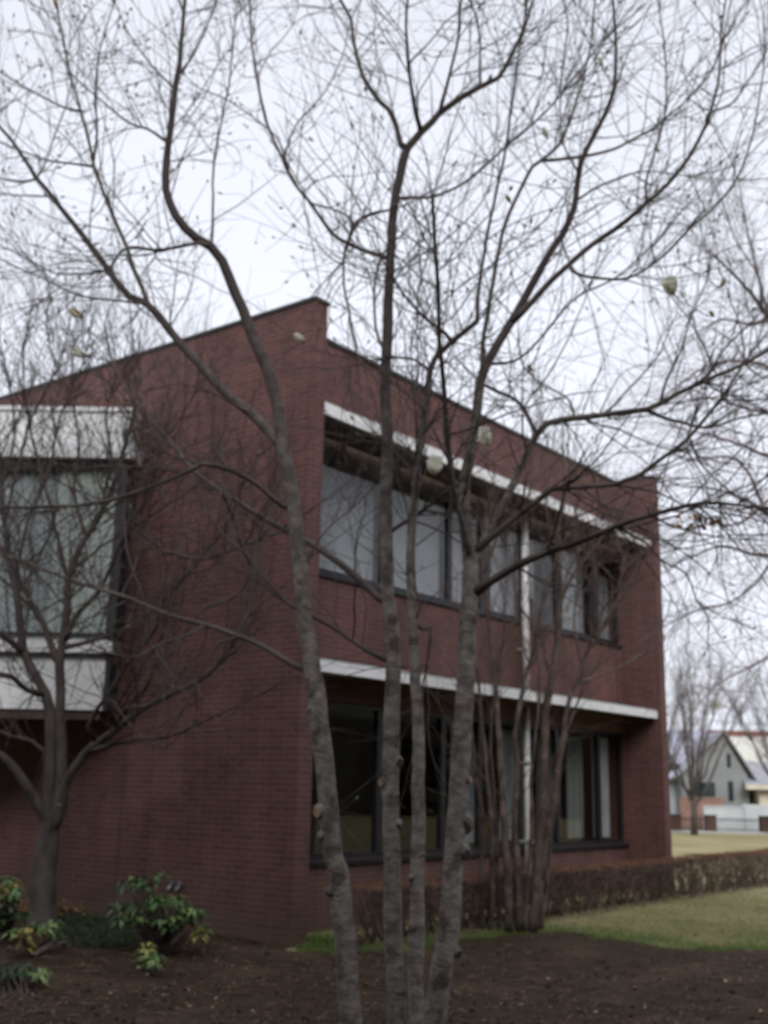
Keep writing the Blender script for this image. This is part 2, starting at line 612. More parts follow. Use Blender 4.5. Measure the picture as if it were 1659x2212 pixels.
sl = MB()
X0, X1, Y0, Y1, ST = -12.0, 9.0, 1.0, 20.0, .12
nx_, ny_ = int((X1 - X0) / ST), int((Y1 - Y0) / ST)
for j in range(ny_ + 1):
    for i in range(nx_ + 1):
        x, y = X0 + i * ST, Y0 + j * ST
        sl.v.append((x, y, soil_h(x, y)))
for j in range(ny_):
    for i in range(nx_):
        x, y = X0 + i * ST, Y0 + j * ST
        u, v, _ = inv_B(V((x, y, 0)))
        if u > .9 and v > .9 or y - soil_far(x) > 1.2:
            continue
        a = j * (nx_ + 1) + i
        sl.f.append((a, a + 1, a + nx_ + 2, a + nx_ + 1))
        sl.uv += [(0, 0)] * 4
        sl.mi.append(0)
tag(sl.build('soil', M['soil'], smooth=True), kind='structure')
gb = MB()                                             # bare earth carries on behind and beside the viewer
gb.quad([(-30, -25, -.022), (20, -25, -.022), (20, 8, -.022), (-30, 8, -.022)])
tag(gb.build('bare_earth', M['soil']), kind='structure')

# ------------------------------------------------------------------ the brick building
bld = empty('brick_building', 'two-storey dark red brick building with ribbon windows and white canopies', 'building', CORNER, math.atan2(e1.y, e1.x))
TOP = 7.6
T = .24
P = .75
UF = 9.92


def part(name, m, boxes, parent=bld, **kw):
    b = MB()
    for q in boxes:
        b.box(*q)
    return b.build(name, m, parent, **kw)


part('wall', M['brick'], [((0, 0, -.3), (T, 15, TOP))])
part('wall', M['brick'], [((UF, 0, -.3), (UF + T, 15, TOP))])
part('wall', M['brick'], [((T, 14.76, -.3), (UF, 15, TOP - .1))])
fb = [((T, P, -.3), (UF, P + .22, .80)), ((T, P, 2.76), (UF, P + .22, 4.39)), ((T, P, 6.62), (UF, P + .22, TOP - .02)),
      ((T, P, .80), (1.06, P + .22, 2.76)), ((T, P, 4.39), (1.03, P + .22, 6.62)), ((9.88, P, .80), (UF, P + .22, 2.76)), ((9.90, P, 4.39), (UF, P + .22, 6.62))]
part('wall', M['brick'], fb)
part('coping', M['coping'], [((-.025, -.025, TOP), (T + .02, 15, TOP + .045))])
part('coping', M['coping'], [((UF - .02, -.025, TOP), (UF + T + .025, 15, TOP + .045))])
part('coping', M['coping'], [((T + .021, P - .03, TOP - .02), (UF - .021, P + .24, TOP + .03))])
part('roof', M['coping'], [((T, P + .22, 7.2), (UF, 14.76, 7.35))])
part('floor_slab', M['room'], [((T, P + .22, -.1), (UF, 14.76, .02)), ((T, P + .22, 2.95), (UF, 14.76, 3.6)), ((T, P + .22, 6.66), (UF, 14.76, 6.9)),
                               ((T, 6.0, .02), (UF, 6.1, 2.95)), ((T, 6.0, 3.6), (UF, 6.1, 6.66))])


def canopy(z0, z1):
    o = part('canopy', M['white_metal'], [((T + .002, .07, z0), (UF - .002, .12, z1))])
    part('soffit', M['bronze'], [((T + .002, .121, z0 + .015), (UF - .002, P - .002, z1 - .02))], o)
    part('flashing', M['grey_metal'], [((T + .003, .10, z1), (UF - .003, .16, z1 + .03))], o)
    return o


canopy(6.21, 6.36)
canopy(3.02, 3.15)
# dark recessed panel over the upper windows
pb = [((1.03, P + .12, 6.03), (9.90, P + .16, 6.62))]
for k in range(7):
    uu = 1.6 + k * 1.25
    pb.append(((uu, P + .06, 6.06), (uu + .06, P + .12, 6.60)))
part('transom_panel', M['bronze'], pb)


def drape(u0, u1, z0, z1, v, m, parent, folds=9, amp=.03):
    b = MB()
    n = folds * 4
    pts = []
    for i in range(n + 1):
        t = i / n
        pts.append((u0 + (u1 - u0) * t, v + amp * math.sin(t * folds * 2 * math.pi) + amp * .5 * noise.noise(V((u0 * 9 + t * 7, 0, 0)))))
    for a, c in zip(pts, pts[1:]):
        b.quad([(a[0], a[1], z0), (c[0], c[1], z0), (c[0], c[1], z1), (a[0], a[1], z1)])
    return b.build('curtain', m, parent, smooth=True)


def blind(u0, u1, z0, z1, v, parent):
    b = MB()
    n = int((z1 - z0) / .05)
    for k in range(n):
        z = z0 + (z1 - z0) * k / n
        b.quad([(u0, v - .012, z), (u1, v - .012, z), (u1, v + .014, z + .056), (u0, v + .014, z + .056)])
    return b.build('blind', M['blind'], parent)


def window(u0, u1, z0, z1, wl=.05, wr=.05, v=P + .05, glass='glass'):
    f = MB()
    d = .08
    f.box((u0, v, z0), (u1, v + d, z0 + .07))
    f.box((u0, v, z1 - .06), (u1, v + d, z1))
    f.box((u0, v, z0 + .07), (u0 + wl, v + d, z1 - .06))
    f.box((u1 - wr, v, z0 + .07), (u1, v + d, z1 - .06))
    o = f.build('window', M['frame'], bld)
    p = MB()
    p.quad([(u0 + wl, v + .04, z0 + .07), (u1 - wr, v + .04, z0 + .07), (u1 - wr, v + .04, z1 - .06), (u0 + wl, v + .04, z1 - .06)])
    p.build('pane', M[glass], o)
    return o


low = [1.06, 2.55, 4.06, 5.05, 6.25, 7.45, 8.97, 9.88]
lw = []
for a, b_ in zip(low, low[1:]):
    lw.append(window(a + .001, b_ - .001, .80, 2.76, .055, .055))
drape(9.05, 9.64, .9, 2.66, P + .22, M['blind'], lw[6], 9, .025)
part('trim', M['wood_trim'], [((9.66, P + .24, .88), (9.74, P + .30, 2.68))], lw[6])
drape(4.62, 4.98, .9, 2.66, P + .30, M['curtain'], lw[2], 6, .025)
drape(7.52, 8.3, .9, 2.66, P + .5, M['grey_dim'], lw[5], 9, .03)
drape(8.31, 8.9, .9, 2.66, P + .35, M['grey_dim'], lw[5], 6, .03)
drape(5.15, 5.6, .9, 2.66, P + .4, M['blind'], lw[3], 6, .03)
drape(6.34, 6.8, .9, 2.66, P + .5, M['bay_grey'], lw[4], 6, .03)
part('sill', M['frame'], [((1.0, P - .05, .74), (9.90, P + .048, .798))], bld)
up = [1.03, 2.56, 4.20, 5.20, 6.40, 7.55, 8.98, 9.90]
uw = []
for k, (a, b_) in enumerate(zip(up, up[1:])):
    uw.append(window(a + .001, b_ - .001, 4.39, 6.03, .05 if k not in (3, 6) else .14, .05 if k not in (2, 5) else .14))
for k, (a, b_, zt) in enumerate([(1.09, 2.5, 5.95), (2.62, 4.14, 5.95), (4.26, 5.05, 5.6), (5.36, 6.34, 5.95), (6.46, 7.0, 5.9), (7.66, 8.82, 5.95), (9.14, 9.84, 5.7)]):
    blind(a, b_, 4.42 if k != 4 else 4.9, zt, P + .22, uw[k])
part('sill', M['frame'], [((1.0, P - .04, 4.34), (9.91, P + .048, 4.388))], bld)
# rainwater pipe with brackets
dp = MB()
dp.tube([V((6.16, P - .11, .3)), V((6.16, P - .11, 3.02))], [.052, .052], 10)
dp.tube([V((6.16, P - .11, 3.15)), V((6.16, P - .11, 6.21))], [.06, .06], 10)
dpo = dp.build('drainpipe', M['white_metal'], bld, smooth=True)
for z in (.9, 2.1, 3.9, 5.3):
    part('bracket', M['grey_metal'], [((6.08, P - .18, z), (6.24, P - .001, z + .04))], dpo)
# vertical movement joint on the left wall
part('movement_joint', M['coping'], [((-.004, 2.99, -.2), (-.001, 3.005, 6.0))])
# two small wall outlets
for v_ in (1.92, 1.78):
    ot = MB()
    ot.tube([V((0, v_, .50)), V((-.06, v_, .50)), V((-.09, v_, .47)), V((-.095, v_, .43))], [.028, .022, .02, .018], 8)
    ot.tube([V((-.05, v_ - .035, .545)), V((-.05, v_ + .035, .545))], [.01, .01], 6)
    ot.tube([V((-.05, v_, .50)), V((-.05, v_, .55))], [.008, .008], 6)
    ot.build('tap', M['steel'], bld, smooth=True)

# ------------------------------------------------------------------ projecting bay on the left wall (faces the viewer squarely)
bay = bpy.data.objects.new('bay_window', None)
col.objects.link(bay)
bay.parent = bld
bay['label'] = 'white projecting bay with hood, big curtained pane and white panel below'
Bx, By = at(283, 990, 14.5).x, 14.5
binv = Matrix.Rotation(-math.atan2(e1.y, e1.x), 4, 'Z') @ Matrix.Translation(-CORNER)
bmat = binv @ Matrix.Translation((Bx, By, 0)) @ Matrix.Rotation(R(-1.0), 4, 'Z')
bay.matrix_local = bmat          # inside the bay: x to the right (0 at the right edge), y away from the viewer
BW = 6.0


def bay_z(y):
    r = ray(285, y)
    return EYE + r.z * (By / r.y)


zt, zh, zf, zg, zs, zp = bay_z(880), bay_z(955), bay_z(992), bay_z(1376), bay_z(1412), bay_z(1535)


def bpart(name, m, boxes, parent=bay):
    return part(name, m, boxes, parent)


bpart('hood', M['white_metal'], [((-BW, .03, zh), (-.03, 4.2, zt - .06)), ((-BW, 0, zt - .06), (0, 4.2, zt))] + [((-BW + .35 + k * .62, .012, zh), (-BW + .37 + k * .62, .029, zt - .061)) for k in range(10)])
bpart('fascia', M['white_metal'], [((-BW, -.06, zf), (.05, 4.2, zh - .03))])
bpart('side_panel', M['coping'], [((-.10, .04, zs), (-.05, 4.2, zf)), ((-.14, .05, zp), (-.08, 4.2, zs - .10))])
bf = bpart('window_frame', M['coping'], [((-BW, .05, zg), (-.104, .13, zg + .05)), ((-BW, .05, zf - .08), (-.104, .13, zf)), ((-.17, .05, zg + .05), (-.104, .13, zf - .08)),
                                             ((-2.05, .05, zg + .05), (-1.99, .13, zf - .08)), ((-3.9, .05, zg + .05), (-3.84, .13, zf - .08))])
pm = MB()
pm.quad([(-BW, .09, zg + .05), (-.17, .09, zg + .05), (-.17, .09, zf - .08), (-BW, .09, zf - .08)])
pm.build('pane', M['clear_glass'], bay)
drape(-1.0, -.19, zg + .06, zf - .1, .20, M['sheer'], bay, 10, .03)
drape(-1.64, -1.02, zg + .06, zf - .1, .26, M['bay_grey'], bay, 7, .035)
drape(-BW, -1.65, zg + .06, zf - .1, .30, M['bay_grey'], bay, 24, .04)
bpart('sill', M['white_metal'], [((-BW, -.03, zs), (-.05, 4.2, zg - .06))])
bpart('lower_panel', M['white_metal'], [((-BW, .06, zp), (-.141, 4.2, zs - .101))])
bpart('joint', M['grey_metal'], [((-BW, .08, zs - .10), (-.16, 4.2, zs - .001)), ((-BW, .08, zg - .059), (-.16, .4, zg - .001))])
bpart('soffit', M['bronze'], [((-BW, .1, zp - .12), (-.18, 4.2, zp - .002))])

# ------------------------------------------------------------------ trees: limbs traced at their own distances, twigs grown from them


def smooth_line(pts, rad, step):
    """Catmull-Rom through the points, resampled"""
    P_ = [pts[0] * 2 - pts[1]] + pts + [pts[-1] * 2 - pts[-2]]
    o, r = [], []
    for i in range(1, len(P_) - 2):
        p0, p1, p2, p3 = P_[i - 1:i + 3]
        n = max(1, int((p2 - p1).length / step))
        for k in range(n):
            t = k / n
            o.append(.5 * (2 * p1 + (p2 - p0) * t + (2 * p0 - 5 * p1 + 4 * p2 - p3) * t * t + (3 * p1 - p0 - 3 * p2 + p3) * t ** 3))
            r.append(rad[i - 1] + (rad[i] - rad[i - 1]) * t)
    o.append(pts[-1])
    r.append(rad[-1])
    return o, r


class Tree:
    def __init__(s, seed, wob=.012):
        s.rng = random.Random(seed)
        s.nodes = []          # picture x, y, distance Y
        s.limbs = []          # (points, radii)
        s.wob = wob
        s.tips = []

    def limb(s, px, r0, r1, Y=None, dY=None, mb=None, sides=7, join=True, mi=0, lump=.12):
        """px: picture points; r0, r1: picture half-widths; the limb takes its distance from the limb it leaves"""
        rng = s.rng
        Y_in = Y
        L_ = [0]
        for a, b in zip(px, px[1:]):
            L_.append(L_[-1] + math.hypot(b[0] - a[0], b[1] - a[1]))
        if Y is None:
            best = min(s.nodes, key=lambda q: (q[0] - px[0][0]) ** 2 + (q[1] - px[0][1]) ** 2)
            Y = best[2]
            if join and math.hypot(best[0] - px[0][0], best[1] - px[0][1]) < 40:
                px = [(best[0], best[1])] + list(px[1:])
        if dY is None:
            dY = rng.uniform(-1, 1) * min(1.6, L_[-1] / 330)
        pts, rad = [], []
        if isinstance(r0, dict):
            ks = sorted(r0)
        for idx, ((x, y), l) in enumerate(zip(px, L_)):
            t = l / L_[-1]
            yy = Y + dY * t
            p = at(x, y, yy)
            pts.append(p)
            if isinstance(r0, dict):
                lo_ = max(k for k in ks if k <= idx)
                hi_ = min([k for k in ks if k >= idx] or [lo_])
                rr = r0[lo_] if lo_ == hi_ else r0[lo_] + (r0[hi_] - r0[lo_]) * (l - L_[lo_]) / (L_[hi_] - L_[lo_])
            else:
                rr = (r0 + (r1 - r0) * t) * (1.3 if idx == 0 and join and Y_in is None else 1)
            rad.append(rr * pxm(p))
            s.nodes.append((x, y, yy))
        for i in range(len(px) - 1):
            n = max(1, int((L_[i + 1] - L_[i]) / 12))
            for k in range(1, n):
                t = k / n
                s.nodes.append((px[i][0] + (px[i + 1][0] - px[i][0]) * t, px[i][1] + (px[i + 1][1] - px[i][1]) * t, Y + dY * (L_[i] + (L_[i + 1] - L_[i]) * t) / L_[-1]))
        pts, rad = smooth_line(pts, rad, max(.05, min(.12, rad[0] * 3)))
        for i in range(1, len(pts) - 1):
            q = pts[i] * 4
            pts[i] = pts[i] + V((noise.noise(q), noise.noise(q + V((7, 0, 0))), noise.noise(q + V((0, 7, 0))))) * min(s.wob, rad[i] * .8)
        mb.tube(pts, rad, sides, True, mi, lump, s.rng.random() * 50)
        s.limbs.append((pts, rad))
        return pts, rad

    def twig(s, mb, p, d, length, r, level, up=.25, curl=.5, step=.135, sides=3, buds=0., bmi=1, mi=0, subs=4.5):
        rng = s.rng
        n = max(3, int(length / step))
        pts, rad = [p], [r]
        d = d.normalized()
        ax = V((rng.gauss(0, 1), rng.gauss(0, 1), rng.gauss(0, 1))).normalized()
        for i in range(n):
            t = (i + 1) / n
            d = (d + V((0, 0, up * .22)) + d.cross(ax) * curl * .06 + V((rng.gauss(0, 1), rng.gauss(0, 1), rng.gauss(0, 1))) * .135).normalized()
            p = p + d * (length / n)
            pts.append(p)
            rad.append(max(.0016, r * (1 - .72 * t)))
        mb.tube(pts, rad, sides, False, mi)
        if level > 0:
            k = int(length * subs + rng.random())
            for _ in range(k):
                i = rng.randint(1, n)
                dd = (pts[i] - pts[i - 1]).normalized()
                sd_ = dd.cross(V((rng.gauss(0, 1), rng.gauss(0, 1), rng.gauss(0, 1)))).normalized()
                ang = rng.uniform(.5, 1.1)
                s.twig(mb, pts[i], dd * math.cos(ang) + sd_ * math.sin(ang), length * rng.uniform(.14, .45), rad[i] * .75, level - 1, up, curl, step, sides, buds, bmi, mi, subs)
        if rng.random() < buds:
            mb.blob(p, d + V((0, 0, .3)), rng.uniform(.02, .036), rng.uniform(.005, .0085), bmi, 4)
        s.tips.append((p, d))

    def twigs(s, mb, density, lmin, lmax, level=1, rmax=.006, up=.25, skip=0., buds=0., maxr=.05, spread=(.45, 1.1), mi=0, subs=4.5, zmin=None, limbs=None, curl=.5):
        rng = s.rng
        for pts, rad in (limbs or s.limbs):
            tot = sum((b - a).length for a, b in zip(pts, pts[1:]))
            n = int(tot * density + rng.random())
            for _ in range(n):
                t = skip + (1 - skip) * rng.random() ** .8
                i = min(len(pts) - 2, int(t * (len(pts) - 1)))
                if rad[i] > maxr or (zmin is not None and pts[i].z < zmin):
                    continue
                d = (pts[i + 1] - pts[i]).normalized()
                sd_ = d.cross(V((rng.gauss(0, 1), rng.gauss(0, 1), rng.gauss(0, .7)))).normalized()
                ang = rng.uniform(*spread)
                s.twig(mb, pts[i], d * math.cos(ang) + sd_ * math.sin(ang), rng.uniform(lmin, lmax), min(rmax, rad[i] * .55), level, up, curl, buds=buds, mi=mi, subs=subs)

    def finish(s, mb, count=3, lmin=.4, lmax=.9, rmax=.005, level=1, buds=0., up=.25, maxr=.02, mi=0, subs=4.5):
        for pts, rad in list(s.limbs):
            if rad[-1] > maxr:
                continue
            d = (pts[-1] - pts[-2]).normalized()
            for _ in range(count):
                dd = d + V((s.rng.gauss(0, 1), s.rng.gauss(0, 1), s.rng.gauss(0, 1))) * .3
                s.twig(mb, pts[-1], dd, s.rng.uniform(lmin, lmax), min(rmax, rad[-1] * .9), level, up, buds=buds, mi=mi, subs=subs)


# ---- the magnolia in front
mg = empty('magnolia_tree', 'grey four-stemmed bare magnolia with a few white flowers in front of the building', 'tree', at(850, 2290, 7.95))
mg_inv = Matrix.Translation(-mg.location)
T1 = Tree(5)


def place(o, root):
    o.parent = root
    o.matrix_parent_inverse = Matrix.Translation(-root.location)
    return o


def ppart(mb, name, m, root, smooth=True):
    o = mb.build(name, m, None, smooth)
    return place(o, root)


def stem(lines, Y, stubs=()):
    mb = MB()
    first = True
    for px, r0, r1 in lines:
        T1.limb(px, r0, r1, Y=Y if first else None, dY=.35 if first else None, mb=mb, sides=12 if first else 8)
        first = False
    knots = MB()
    o = ppart(mb, 'trunk', [M['bark']], mg)
    for (x, y, dx, dy, r, kind) in stubs:
        b = min(T1.nodes, key=lambda q: (q[0] - x) ** 2 + (q[1] - y) ** 2)
        p0 = at(x, y, b[2] - .03)
        d = (cam_r * dx - cam_u * dy - cam_f * .75).normalized()
        rr = r * pxm(p0)
        s_ = MB()
        ln = rr * (.9 if kind else .35)
        s_.tube([p0 - d * rr * 1.5, p0, p0 + d * ln * .7, p0 + d * ln], [rr * 1.7, rr * 1.35, rr * 1.0, rr * .85], 9, False, 0, .15)
        c0 = p0 + d * ln
        nx = d.orthogonal().normalized()
        ny = d.cross(nx)
        s_.quad([c0 + (nx * math.cos(a * math.pi / 5) + ny * math.sin(a * math.pi / 5)) * rr * .84 for a in range(10)], None, 1)
        q = s_.build('branch_stub', [M['bark'], M['cut'] if kind else M['bark_left']], None, True)
        q.parent = o
        q.matrix_parent_inverse = o.matrix_parent_inverse.copy() @ Matrix.Identity(4)
        q.matrix_parent_inverse = Matrix.Translation(-mg.location) @ Matrix.Translation(mg.location)
    return o


S1 = [(772, 2300), (757, 2212), (744, 2025), (732, 1885), (723, 1853), (711, 1751), (695, 1599), (676, 1450), (659, 1344), (650, 1237), (641, 1137), (625, 1037), (610, 965)]
S1b = [(610, 965), (600, 880), (575, 787), (550, 737), (510, 635), (480, 565), (457, 533), (425, 515), (380, 465), (360, 410), (357, 350), (367, 280), (380, 180), (387, 140), (397, 30), (402, -60)]
S1a = [(610, 965), (597, 950), (545, 897), (480, 842), (430, 787), (390, 742), (345, 685), (318, 655), (280, 640), (235, 585), (195, 530), (150, 470), (115, 425), (80, 385), (30, 310), (-30, 240)]
stem([(S1 + S1b[1:], {0: 25, 6: 20.5, len(S1) - 1: 15.5, len(S1): 13.5, len(S1) + 6: 10, len(S1 + S1b) - 2: 3.2}, 0), (S1a, 12, 2.8)], 7.85,
     [(692, 1752, -.7, .1, 13, 1), (700, 1810, .1, .1, 9, 0), (671, 1535, -.2, 0, 6, 0), (745, 1884, .9, 0, 4, 0), (708, 1930, -.8, .2, 7, 0)])
S2 = [(862, 2300), (857, 2212), (853, 2080), (850, 1975), (846, 1853), (845, 1751), (844, 1650), (847, 1548), (850, 1446), (845, 1340), (837, 1280), (836, 1180), (834, 1050), (838, 960), (834, 860), (832, 790), (838, 700), (840, 620), (843, 560), (851, 450), (862, 390), (869, 350), (878, 320)]
S2r = [(878, 320), (910, 285), (935, 265), (950, 245), (995, 210), (1035, 187), (1075, 170), (1105, 120), (1130, 70), (1158, -20)]
S2l = [(878, 320), (866, 312), (855, 270), (838, 235), (820, 220), (785, 165), (765, 100), (757, 40), (735, 0), (725, -40)]
S2m = [(908, 287), (893, 225), (882, 125), (877, 60), (883, -30)]
stem([(S2 + S2r[1:], {0: 21.5, 9: 16, 13: 12.5, len(S2) - 1: 9, len(S2): 7.6, len(S2 + S2r) - 2: 2.4}, 0), (S2l, 6.5, 2.8), (S2m, 4.6, 2.2)], 8.0,
     [(826, 1690, -.6, .1, 8, 1), (862, 1645, .6, -.1, 9, 0), (855, 1720, .2, .3, 6, 0), (858, 1785, .1, .2, 8, 0), (862, 2150, .3, .4, 13, 0), (836, 1840, -.7, 0, 5, 0)])
S3 = [(895, 2300), (897, 2212), (899, 2080), (900, 1975), (902, 1850), (903, 1775), (903, 1575), (898, 1475), (892, 1344), (887, 1187), (899, 1037), (912, 937), (920, 862), (930, 800), (940, 775), (975, 738), (1030, 695)]
S3u = [(1028, 697), (1032, 640), (1045, 550), (1055, 490), (1075, 400), (1092, 320), (1105, 230), (1120, 120), (1140, 0)]
S3l = [(970, 738), (965, 720), (915, 685), (875, 640), (850, 600), (825, 560)]
stem([(S3, 19, 5.5), (S3u, 4, 1.8), (S3l, 4, 2)], 7.75,
     [(912, 1850, .6, .2, 8, 0), (905, 1640, .2, 0, 4, 0), (897, 2010, .3, .3, 8, 0), (888, 1900, -.1, .4, 5, 0)])
S4 = [(925, 2300), (937, 2212), (955, 2090), (972, 1975), (980, 1850), (987, 1775), (994, 1675), (1002, 1550), (1006, 1475), (1010, 1380), (1015, 1287), (1018, 1225)]
S4c = [(1018, 1225), (1006, 1150), (1003, 1062), (1014, 987), (1030, 887), (1037, 822), (1050, 787), (1080, 735), (1110, 685), (1150, 615), (1180, 560), (1230, 478), (1245, 420), (1255, 350), (1295, 270), (1325, 190), (1330, 100), (1322, -20)]
S4r = [(1018, 1228), (1050, 1162), (1100, 1062), (1140, 977), (1160, 937), (1180, 915), (1255, 902), (1330, 892), (1395, 885), (1460, 852), (1550, 812), (1610, 787), (1680, 742)]
S4d = [(1012, 1215), (1000, 1140), (986, 1075), (972, 1000), (962, 887), (955, 790), (950, 735), (947, 625), (940, 550), (937, 475), (934, 427)]
stem([(S4 + S4c[1:], {0: 25, 8: 19.5, len(S4) - 1: 18, len(S4): 13.5, len(S4) + 4: 10.5, len(S4 + S4c) - 2: 2.4}, 0), (S4r, 9.5, 3.6), (S4d, 7, 3.6)], 8.05,
     [(985, 1690, -.6, .2, 9, 0), (1002, 1785, .2, .1, 16, 0), (1008, 1845, .3, .1, 11, 0), (975, 1870, -.4, .2, 8, 0), (978, 1975, .1, .3, 9, 0), (1014, 1685, .6, 0, 6, 1), (990, 2060, .5, .2, 8, 0)])

